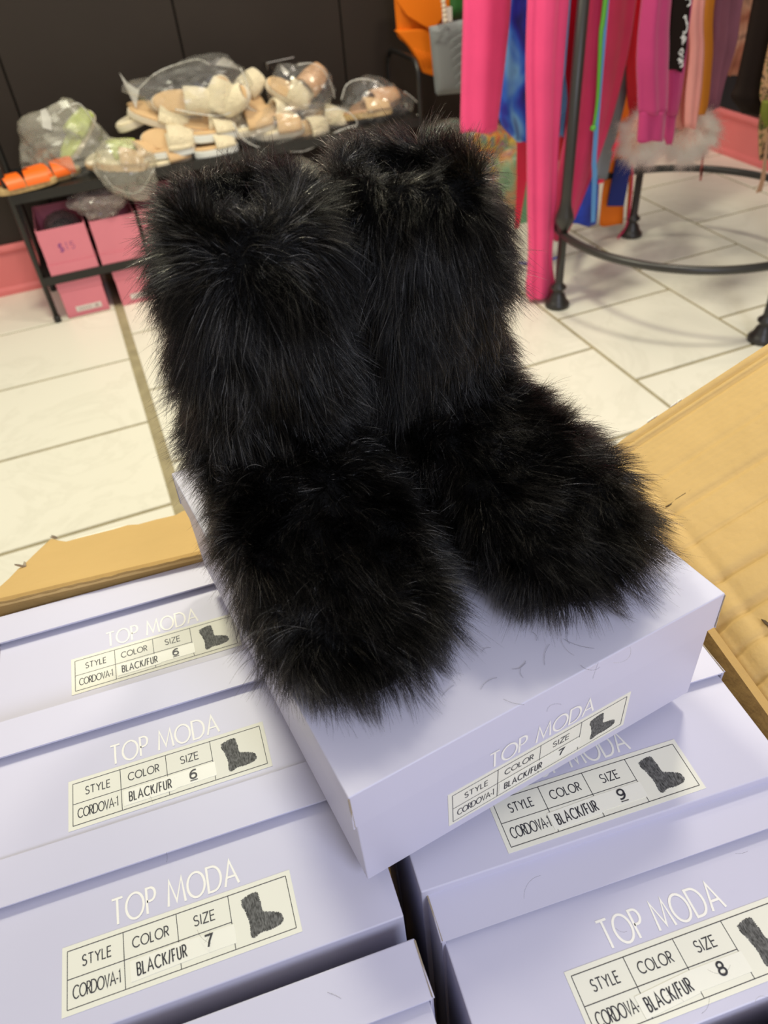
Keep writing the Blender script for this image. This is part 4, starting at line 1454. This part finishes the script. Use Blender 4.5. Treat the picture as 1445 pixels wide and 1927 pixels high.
posts = [(1.362, 2.031), (1.921, 2.396), (1.772, 1.528)]
pc = circum(*posts)
posts.append((2 * pc.x - 1.362, 2 * pc.y - 2.031))
ring_z = 0.245
rr_ = thing('round_clothes_rail', 'round wrought black metal clothes rail with ball joints and turned feet', 'clothes rail', pc)
circ = []
RR = sum((Vector((p[0], p[1], 0)) - pc).length for p in posts) / 4
obj('lower_ring', tube([(pc.x + RR * math.cos(a), pc.y + RR * math.sin(a), ring_z) for a in np.linspace(0, 2 * PI, 96, endpoint=False)], 0.0125, 12, closed=True), M['greymetal'], rr_, smooth=True)
RZT = 1.34
obj('hanging_ring', tube([(pc.x + RR * math.cos(a), pc.y + RR * math.sin(a), RZT) for a in np.linspace(0, 2 * PI, 96, endpoint=False)], 0.0125, 12, closed=True), M['greymetal'], rr_, smooth=True)
for (x, y) in posts:
    d = (Vector((x, y, 0)) - pc).normalized()
    x, y = pc.x + d.x * RR, pc.y + d.y * RR
    prof = [(0.0, 0.0), (0.041, 0.0), (0.041, 0.012), (0.034, 0.020), (0.028, 0.030), (0.024, 0.042), (0.016, 0.052), (0.016, 0.056), (0.026, 0.064), (0.026, 0.070), (0.017, 0.078),
            (0.0135, 0.086), (0.0135, 0.262)]
    post = obj('post', lathe(prof[1:] + [(0.0135, 0.255), (0.021, 0.272), (0.031, 0.292), (0.027, 0.31), (0.019, 0.335), (0.0165, 0.36), (0.0165, RZT)], (x, y), 20), M['greymetal'], rr_, smooth=True)


# ------------------------------------------------------------------ hanging clothes
def garment_tube(rows, depth, folds=3, amp=0.12, n=36, seed=0, m_rows=5, hem=0.0):
    """rows: (left point, right point) pairs from top to bottom; a flattened hanging tube with folds"""
    Ls = catmull([tuple(r[0]) for r in rows], m_rows)
    Rs = catmull([tuple(r[1]) for r in rows], m_rows)
    rings = []
    k = len(Ls)
    for i in range(k):
        a, b = Vector(Ls[i]), Vector(Rs[i])
        c = (a + b) / 2
        u = (b - a)
        wd = u.length / 2
        u.normalize()
        nn = Vector((u.y, -u.x, 0)).normalized()
        ring = []
        for j in range(n):
            t = 2 * PI * j / n
            x_ = math.cos(t)
            fo_ = 1 + amp * 2.2 * math.sin(folds * t * 2 + seed + i * 0.05) + amp * 1.4 * math.sin(folds * 3.1 * t + seed * 2.1 + i * 0.09)
            yy = math.sin(t) * min(depth, wd * 0.8) * fo_
            ring.append(c + u * x_ * wd + nn * yy + Vector((0, 0, 0.003 * math.sin(3 * t + seed) if i == k - 1 else 0)))
        rings.append(ring)
    return loft(rings)


def rows_px(lst, yv):
    """lst: (left px, right px, left py, right py)"""
    out = []
    for l in lst:
        yy = yv if len(l) < 5 else l[4]
        out.append((at(1, yy, l[0], l[2]), at(1, yy, l[1], l[3])))
    # carry the piece straight up to the hanging ring
    a, b = out[0]
    ztop = RZT - 0.06
    a2, b2 = out[1] if len(out) > 1 else out[0]
    out.insert(0, (Vector((a.x, a.y, ztop)), Vector((b.x, b.y, ztop))))
    return out


def hanging(name, label, cat, rows, yv, m, depth=0.03, folds=3, amp=0.10, seed=0, group=None, part='cloth', straight=True):
    R = rows_px(rows, yv)
    top = (R[0][0] + R[0][1]) / 2
    t = thing(name, label, cat, (top.x, top.y, top.z), None, group)
    obj(part, garment_tube(R, depth, folds, amp, seed=seed), m, t, smooth=True)
    # hook up to the ring
    obj('hanger_hook', tube([top, top + Vector((0, 0, 0.075))], 0.002, 6), M['chrome'], t)
    return t


def strip(path, wd, m, name, label, cat, group=None, th=0.0015, dirx=(1, 0, 0), round_=False, parent=None):
    P = [Vector(p) for p in catmull([tuple(p) for p in path], 5)]
    if round_:
        vf = tube(P, wd / 2, 8)
    else:
        d = Vector(dirx)
        off = Vector((0, th, 0))
        ws = wd if isinstance(wd, list) else [wd] * len(P)
        if len(ws) != len(P):
            ws = list(np.interp(np.linspace(0, 1, len(P)), np.linspace(0, 1, len(ws)), ws))
        rings = []
        for p, w_ in zip(P, ws):
            rings.append([p - d * w_ / 2, p + d * w_ / 2, p + d * w_ / 2 + off, p - d * w_ / 2 + off])
        vf = loft(rings)
    o = obj(name, vf, m, parent)
    if label:
        tag(o, label, cat, group)
    return o


def up(p, z=None):
    return Vector((p.x, p.y, RZT - 0.02 if z is None else z))


GC = 'clothes hanging on the round rail'
hanging('jersey_dress', 'hot pink jersey garment with a straight hem at the left of the rail', 'garment', [(872, 962, -20, -20), (869, 950, 120, 115), (867, 940, 205, 200), (866, 935, 249, 243)], 2.28, M['hotpink'], 0.028, 2, 0.06, 1, GC)
hanging('tie_dye_top', 'dark blue tie-dye garment with a rounded end between two pink ones', 'garment', [(952, 1018, -20, -20), (944, 1018, 100, 100), (938, 1012, 190, 190), (944, 1006, 235, 242), (972, 1000, 265, 268)], 2.38, M['tiedye'], 0.03, 2, 0.08, 2, GC)
hanging('pink_trousers', 'long hot pink jersey trousers reaching down to the floor tiles', 'trousers', [(994, 1072, -20, -20), (990, 1060, 120, 120), (992, 1050, 250, 250), (993, 1044, 380, 380), (995, 1036, 480, 480), (990, 1042, 540, 535), (992, 1030, 560, 556)], 2.10, M['hotpink'], 0.030, 3, 0.11, 3, GC)
hanging('rose_trousers', 'rose pink garment running diagonally behind the rail post', 'trousers', [(1100, 1198, -20, -20), (1085, 1180, 100, 100), (1070, 1150, 220, 220), (1052, 1115, 320, 320), (1042, 1078, 400, 410), (1040, 1056, 450, 455)], 2.16, M['rose'], 0.03, 3, 0.11, 4, GC)
hanging('red_dress', 'bright red satin garment behind the pink ones at the rail', 'garment', [(1060, 1105, -20, -20), (1052, 1092, 100, 100), (1048, 1080, 200, 200), (1045, 1070, 300, 300)], 2.42, M['red'], 0.02, 2, 0.1, 5, GC)
hanging('satin_dress', 'bright red satin garment left of the orchid joggers', 'garment', [(1185, 1215, -20, -20), (1180, 1206, 100, 100), (1182, 1206, 190, 190), (1188, 1204, 215, 215)], 2.20, M['red'], 0.02, 2, 0.1, 6, GC)
hanging('blue_satin_trousers', 'royal blue satin trouser leg hanging low behind the rail post', 'trousers', [(1100, 1140, -20, -20), (1098, 1138, 100, 100), (1098, 1135, 220, 220), (1085, 1128, 320, 320), (1074, 1124, 390, 395), (1072, 1121, 420, 422)], 2.36, M['royal'], 0.02, 2, 0.10, 7, GC)
hanging('grey_sash', 'grey cloth sash slanting down beside the rose garment', 'garment', [(1176, 1196, -20, -20), (1168, 1190, 90, 90), (1149, 1178, 180, 180), (1127, 1156, 270, 270), (1117, 1142, 335, 335)], 2.24, M['greycloth'], 0.012, 1, 0.05, 8, GC)
hanging('rust_sash', 'rust red cloth showing along the grey sash', 'garment', [(1160, 1182, -20, -20), (1158, 1176, 120, 120), (1142, 1160, 190, 190), (1130, 1146, 260, 260)], 2.37, M['rust'], 0.012, 1, 0.05, 9, GC)
hanging('orange_colour_block_shorts', 'orange garment with a navy block ending just above the floor', 'garment', [(1168, 1200, -20, -20), (1160, 1195, 150, 150), (1148, 1188, 280, 280), (1134, 1176, 360, 360), (1128, 1172, 424, 418)], 2.42, M['orangecloth'], 0.02, 1, 0.06, 10, GC)
nb_ = [at(1, 2.385, *c) for c in ((1160, 300), (1190, 300), (1174, 388), (1143, 388))]
par = [o for o in C.objects if o.name.startswith('orange_colour_block')][0]
obj('navy_block', prism(nb_, (0, 0.004, 0)), M['navy'], par)
hanging('navy_cloth_piece', 'navy blue cloth panel under the blush feather trim', 'garment', [(1176, 1200, -20, -20), (1172, 1198, 120, 120), (1160, 1190, 280, 280), (1152, 1184, 330, 330)], 2.50, M['navy'], 0.015, 1, 0.05, 11, GC)
# coral strap, orange piping
strip([up(at(1, 2.52, 1185, 40)), at(1, 2.50, 1185, 190), at(1, 2.24, 1166, 262), at(1, 2.27, 1142, 310), at(1, 2.27, 1130, 345)], [0.03, 0.03, 0.028, 0.022], M['coral'], 'strap', 'coral red strap slanting across the lower rail ring', 'strap', GC)
strip([up(at(1, 2.40, 1192, 0)), at(1, 2.40, 1185, 200), at(1, 2.38, 1190, 330), at(1, 2.40, 1180, 420), at(1, 2.40, 1165, 445), at(1, 2.38, 1150, 470), at(1, 2.30, 1153, 490)], 0.008, M['rose'], 'drawstring', 'thin red drawstring trailing onto the floor by the far foot', 'string', None, round_=True)
strip([up(at(1, 2.44, 1196, 0)), at(1, 2.44, 1192, 200), at(1, 2.42, 1188, 320), at(1, 2.42, 1182, 415)], 0.018, M['orangecloth'], 'ribbon', 'orange ribbon hanging beside the far rail post', 'ribbon', GC)
# coral piece left of the long trousers
strip([up(at(1, 2.45, 990, 0)), at(1, 2.45, 985, 260), at(1, 2.45, 982, 340), at(1, 2.45, 972, 430)], [0.05, 0.05, 0.04, 0.02], M['coral'], 'ribbon', 'bright coral ribbon left of the long pink trousers', 'ribbon', GC)
strip([up(at(1, 2.47, 995, 0)), at(1, 2.47, 990, 340), at(1, 2.47, 986, 420)], [0.03, 0.04, 0.04], mat('mint_cloth', (0.22, 0.55, 0.30), 0.6), 'ribbon', 'mint green strip just left of the long pink trousers', 'ribbon', GC)
# light blue tassel
tf = []
tp = at(1, 2.30, 1062, 138)
tas = thing('tassel', 'light blue fringe tassel hanging between the pink garments', 'tassel', tp, None, GC)
for i in range(16):
    a = i / 15
    e = at(1, 2.30 + 0.01 * math.sin(i * 2.3), 1042 + 16 * a + 3 * math.sin(i * 1.7), 258 - 4 * (i % 3))
    mid = at(1, 2.30, 1050 + 16 * a, 190)
    tf.append(tube([Vector(q) for q in catmull([tuple(tp), tuple(mid), tuple(e)], 4)], 0.0026, 5))
obj('fringe', join(*tf), M['sky'], tas)
obj('cord', tube([tp, up(tp)], 0.003, 6), M['sky'], tas)
# green cord with knot and blue ribbon
gp = [up(at(1, 2.02, 1140, 0)), at(1, 2.02, 1139, 0), at(1, 2.02, 1131, 60), at(1, 2.02, 1128, 120), at(1, 2.02, 1124, 190), at(1, 2.02, 1117, 240)]
gc = thing('drawstring', 'bright green cord ending in a knot, hanging at the front of the rail', 'cord', at(1, 2.02, 1117, 240), None, GC)
P_ = [Vector(q) for q in catmull([tuple(p) for p in gp], 5)]
obj('cord', tube(P_, [0.008 - 0.004 * (i / len(P_)) for i in range(len(P_))], 8), M['green'], gc, smooth=True)
bm = bmesh.new()
bmesh.ops.create_icosphere(bm, subdivisions=2, radius=0.0095)
kc = at(1, 2.02, 1116, 241)
obj('knot', ([kc + Vector((v.co.x, v.co.y, v.co.z * 0.8 + 0.002 * math.sin(v.co.x * 900))) for v in bm.verts], [tuple(v.index for v in f.verts) for f in bm.faces]), M['green'], gc, smooth=True)
bm.free()
strip([up(at(1, 2.10, 1124, 100)), at(1, 2.10, 1122, 245), at(1, 2.10, 1119, 330), at(1, 2.10, 1116, 418)], [0.014, 0.016, 0.018, 0.016], M['sky'], 'ribbon', 'sky blue ribbon hanging below the green knot', 'ribbon', GC)

# orchid joggers with cuff
jg = hanging('orchid_joggers', 'orchid pink fleece joggers with ribbed cuffs and a black lettered stripe', 'trousers', [(1212, 1262, -20, -20), (1200, 1256, 100, 100), (1201, 1254, 170, 170), (1202, 1253, 212, 209)], 1.90, M['orchid'], 0.026, 2, 0.09, 12, GC, part='left_leg')
obj('cuff', garment_tube([(at(1, 1.90, 1203, 209), at(1, 1.90, 1253, 206)), (at(1, 1.90, 1201, 240), at(1, 1.90, 1250, 236)), (at(1, 1.90, 1199, 266), at(1, 1.90, 1247, 262))], 0.022, 2, 0.05, seed=3), M['orchid'], jg, smooth=True)
R = [(at(1, 1.94, 1258, -20), at(1, 1.94, 1304, -20)), (at(1, 1.94, 1256, 80), at(1, 1.94, 1290, 90)), (at(1, 1.94, 1254, 150), at(1, 1.94, 1282, 155)), (at(1, 1.94, 1250, 214), at(1, 1.94, 1272, 216))]
R.insert(0, (up(R[0][0], RZT - 0.06), up(R[0][1], RZT - 0.06)))
obj('right_leg', garment_tube(R, 0.02, 2, 0.08, seed=5), M['orchid'], jg, smooth=True)
obj('cuff', garment_tube([(at(1, 1.94, 1250, 214), at(1, 1.94, 1272, 216)), (at(1, 1.94, 1248, 250), at(1, 1.94, 1268, 252)), (at(1, 1.94, 1253, 270), at(1, 1.94, 1262, 273))], 0.012, 2, 0.05, seed=3), M['orchid'], jg, smooth=True)
blk = [at(1, 1.905, *c) for c in ((1270, -40), (1308, -40), (1300, 0), (1292, 90), (1283, 137), (1272, 131), (1256, 131), (1262, 60))]
bs = obj('black_stripe', prism(blk, (0, 0.006, 0)), M['blackcloth'], jg)
# white script letters running down the stripe
scr = [[(1293, 12), (1299, 6), (1296, -4), (1290, -2), (1292, -16)], [(1286, 34), (1290, 30), (1291, 42), (1293, 52), (1289, 62), (1285, 60)], [(1289, 34), (1294, 46)],
       [(1281, 70), (1289, 76)], [(1285, 64), (1284, 84)], [(1284, 66), (1290, 72), (1286, 80)], [(1279, 96), (1283, 92), (1285, 98), (1280, 103), (1277, 98)],
       [(1275, 112), (1285, 114)], [(1279, 108), (1278, 120)], [(1277, 118), (1283, 117), (1284, 124), (1279, 126)], [(1282, 104), (1285, 108)]]
sv = []
for s in scr:
    P_ = [at(1, 1.9045, *c) for c in s]
    sv.append(tube([Vector(q) for q in catmull([tuple(p) for p in P_], 4)], 0.0021, 5))
obj('script_lettering', join(*sv), M['script'], bs)

# sheer pieces and ribbons on the right
hanging('blush_chiffon', 'blush chiffon panel hanging beside the orchid joggers', 'garment', [(1303, 1328, -20, -20), (1298, 1324, 100, 100), (1290, 1318, 180, 180), (1288, 1308, 240, 240)], 2.00, M['blush'], 0.012, 3, 0.12, 13, GC)
hanging('dusty_red_panel', 'dusty red chiffon strip next to the black lettered stripe', 'garment', [(1290, 1312, -20, -20), (1288, 1304, 100, 100), (1282, 1300, 190, 190), (1284, 1298, 238, 238)], 2.06, M['dusty'], 0.010, 2, 0.10, 14, GC)
hanging('ochre_ribbon', 'ochre satin ribbon beside the blush chiffon', 'ribbon', [(1327, 1347, -20, -20), (1322, 1341, 100, 100), (1315, 1333, 190, 190), (1312, 1326, 215, 215)], 2.04, M['ochre'], 0.008, 1, 0.04, 15, GC)
hanging('mauve_dress', 'mauve chiffon dress hanging left of the black dress', 'dress', [(1345, 1400, -20, -20), (1338, 1384, 80, 80), (1330, 1362, 150, 150), (1326, 1350, 208, 200)], 2.12, M['mauve'], 0.02, 3, 0.10, 16, GC)
hanging('brown_print_top', 'brown and peach printed top between the mauve and black dresses', 'garment', [(1392, 1420, -20, -20), (1385, 1410, 60, 60), (1368, 1400, 110, 110), (1362, 1386, 140, 140)], 2.20, ramp_mat('peach_brown_print', [(0.20, 0.05, 0.03), (0.40, 0.14, 0.08), (0.55, 0.28, 0.18), (0.12, 0.05, 0.04)], 9), 0.015, 2, 0.08, 17, GC)
hanging('charcoal_top', 'charcoal cloth hanging low between the mauve and black dresses', 'garment', [(1378, 1412, 0, 0), (1368, 1400, 100, 100), (1352, 1400, 160, 160), (1345, 1408, 196, 214)], 2.26, M['charcoal'], 0.02, 2, 0.06, 18, GC)
hanging('black_dress', 'black jersey dress with a rounded hem at the right edge', 'dress', [(1424, 1500, -20, -20), (1402, 1490, 90, 90), (1386, 1480, 160, 160), (1378, 1470, 185, 190), (1400, 1465, 214, 216)], 1.78, M['blackcloth'], 0.03, 2, 0.05, 19, GC)
# leopard item with ribbon at the right edge
lp = hanging('leopard_scarf', 'leopard print and olive scarf at the right edge under the black dress', 'scarf', [(1440, 1475, 120, 120), (1434, 1470, 200, 200), (1428, 1465, 240, 240), (1430, 1462, 300, 300)], 1.72, M['leopard'], 0.018, 3, 0.15, 20, GC)
obj('olive_tie', garment_tube([(at(1, 1.69, 1436, 190), at(1, 1.69, 1462, 190)), (at(1, 1.69, 1432, 215), at(1, 1.69, 1460, 220)), (at(1, 1.69, 1440, 238), at(1, 1.69, 1458, 240))], 0.012, 2, 0.1), M['olive'], lp, smooth=True)
strip([at(1, 1.70, 1446, 250), at(1, 1.70, 1440, 300), at(1, 1.70, 1436, 335), at(1, 1.70, 1428, 362)], [0.008, 0.012, 0.016, 0.020], M['tan_ribbon'], 'tan_ribbon', None, None, parent=lp)
# rose tie hanging under the fluff
strip([up(at(1, 2.12, 1326, 100)), at(1, 2.12, 1325, 280), at(1, 2.12, 1322, 315), at(1, 2.12, 1318, 340)], 0.008, M['dusty'], 'tie_string', 'thin dusty red tie ending below the feather trim', 'string', GC)
# blue thread on the floor
strip([at(2, 0.004, 975, 494), at(2, 0.004, 1010, 496), at(2, 0.004, 1035, 489), at(2, 0.004, 1052, 482)], 0.006, M['royal'], 'loose_cord', 'short blue cord lying on the tiles behind the pink trousers', 'cord', round_=True)


# blush feather trim
def blob(c, size, n=3):
    bm = bmesh.new()
    bmesh.ops.create_icosphere(bm, subdivisions=n, radius=1.0)
    vf = ([(c[0] + v.co.x * size[0], c[1] + v.co.y * size[1], c[2] + v.co.z * size[2]) for v in bm.verts], [tuple(v.index for v in f.verts) for f in bm.faces])
    bm.free()
    return vf


fc1 = at(1, 2.10, 1208, 252)
fc2 = at(1, 2.10, 1298, 250)
ft = thing('feather_trimmed_sleeve', 'garment cuff of fluffy blush feathers behind the orchid joggers', 'garment', (fc1 + fc2) / 2, None, GC)
inv = WM[ft.name].inverted()
core = join(blob(fc1, (0.052, 0.04, 0.058)), blob(fc2, (0.070, 0.045, 0.050)))
core_l = ([inv @ Vector(v) for v in core[0]], core[1])
obj('trim_core', core_l, mat('blush_core', (0.72, 0.42, 0.33), 0.9), ft, world=False, smooth=True)


def fl_comb(P, Nn):
    d = np.zeros_like(P)
    d[:, 2] = -0.35
    return d, np.ones(len(P))


ff = make_fur('feathers', core_l, 9000, ft, M['fluff'], 31, fl_comb, length=0.045, radius=0.00045, nclump=260, clump=0.5, K=5, out=0.8, floor_z=-9)
ff['kind'] = 'stuff'
obj('sleeve', garment_tube([(up(at(1, 2.10, 1262, 0), RZT - 0.06), up(at(1, 2.10, 1316, 0), RZT - 0.06)), (at(1, 2.10, 1262, 100), at(1, 2.10, 1312, 100)), (at(1, 2.10, 1255, 240), at(1, 2.10, 1318, 240))], 0.02, 2, 0.08), M['blush'], ft, smooth=True)

# ------------------------------------------------------------------ stray fur hairs on the lilac boxes
hs, cnt = [], []
for k in range(34):
    if k < 20:
        b = at(2, TOPZ + 0.0006, random.uniform(560, 1180), random.uniform(1180, 1330))
        if not (0.035 < b.x < 0.30):
            continue
    else:
        b = at(2, 0.7225, random.choice([random.uniform(950, 1440), random.uniform(20, 700)]), random.uniform(1480, 1900))
    a = random.uniform(0, 2 * PI)
    L = random.uniform(0.006, 0.02)
    cv = random.uniform(-2, 2)
    for i in range(6):
        t = i / 5
        hs.append((b.x, b.y, b.z))
        b = b + Vector((math.cos(a), math.sin(a), 0.0)) * L / 5
        a += cv / 5
    cnt.append(6)
hp_ = np.array(hs)
o = curves_obj('stray_hairs', hp_, cnt, np.full(len(hs), 0.00006), M['fur'], None)
tag(o, 'loose black hairs shed on the lilac box lids', 'hair', kind='stuff')
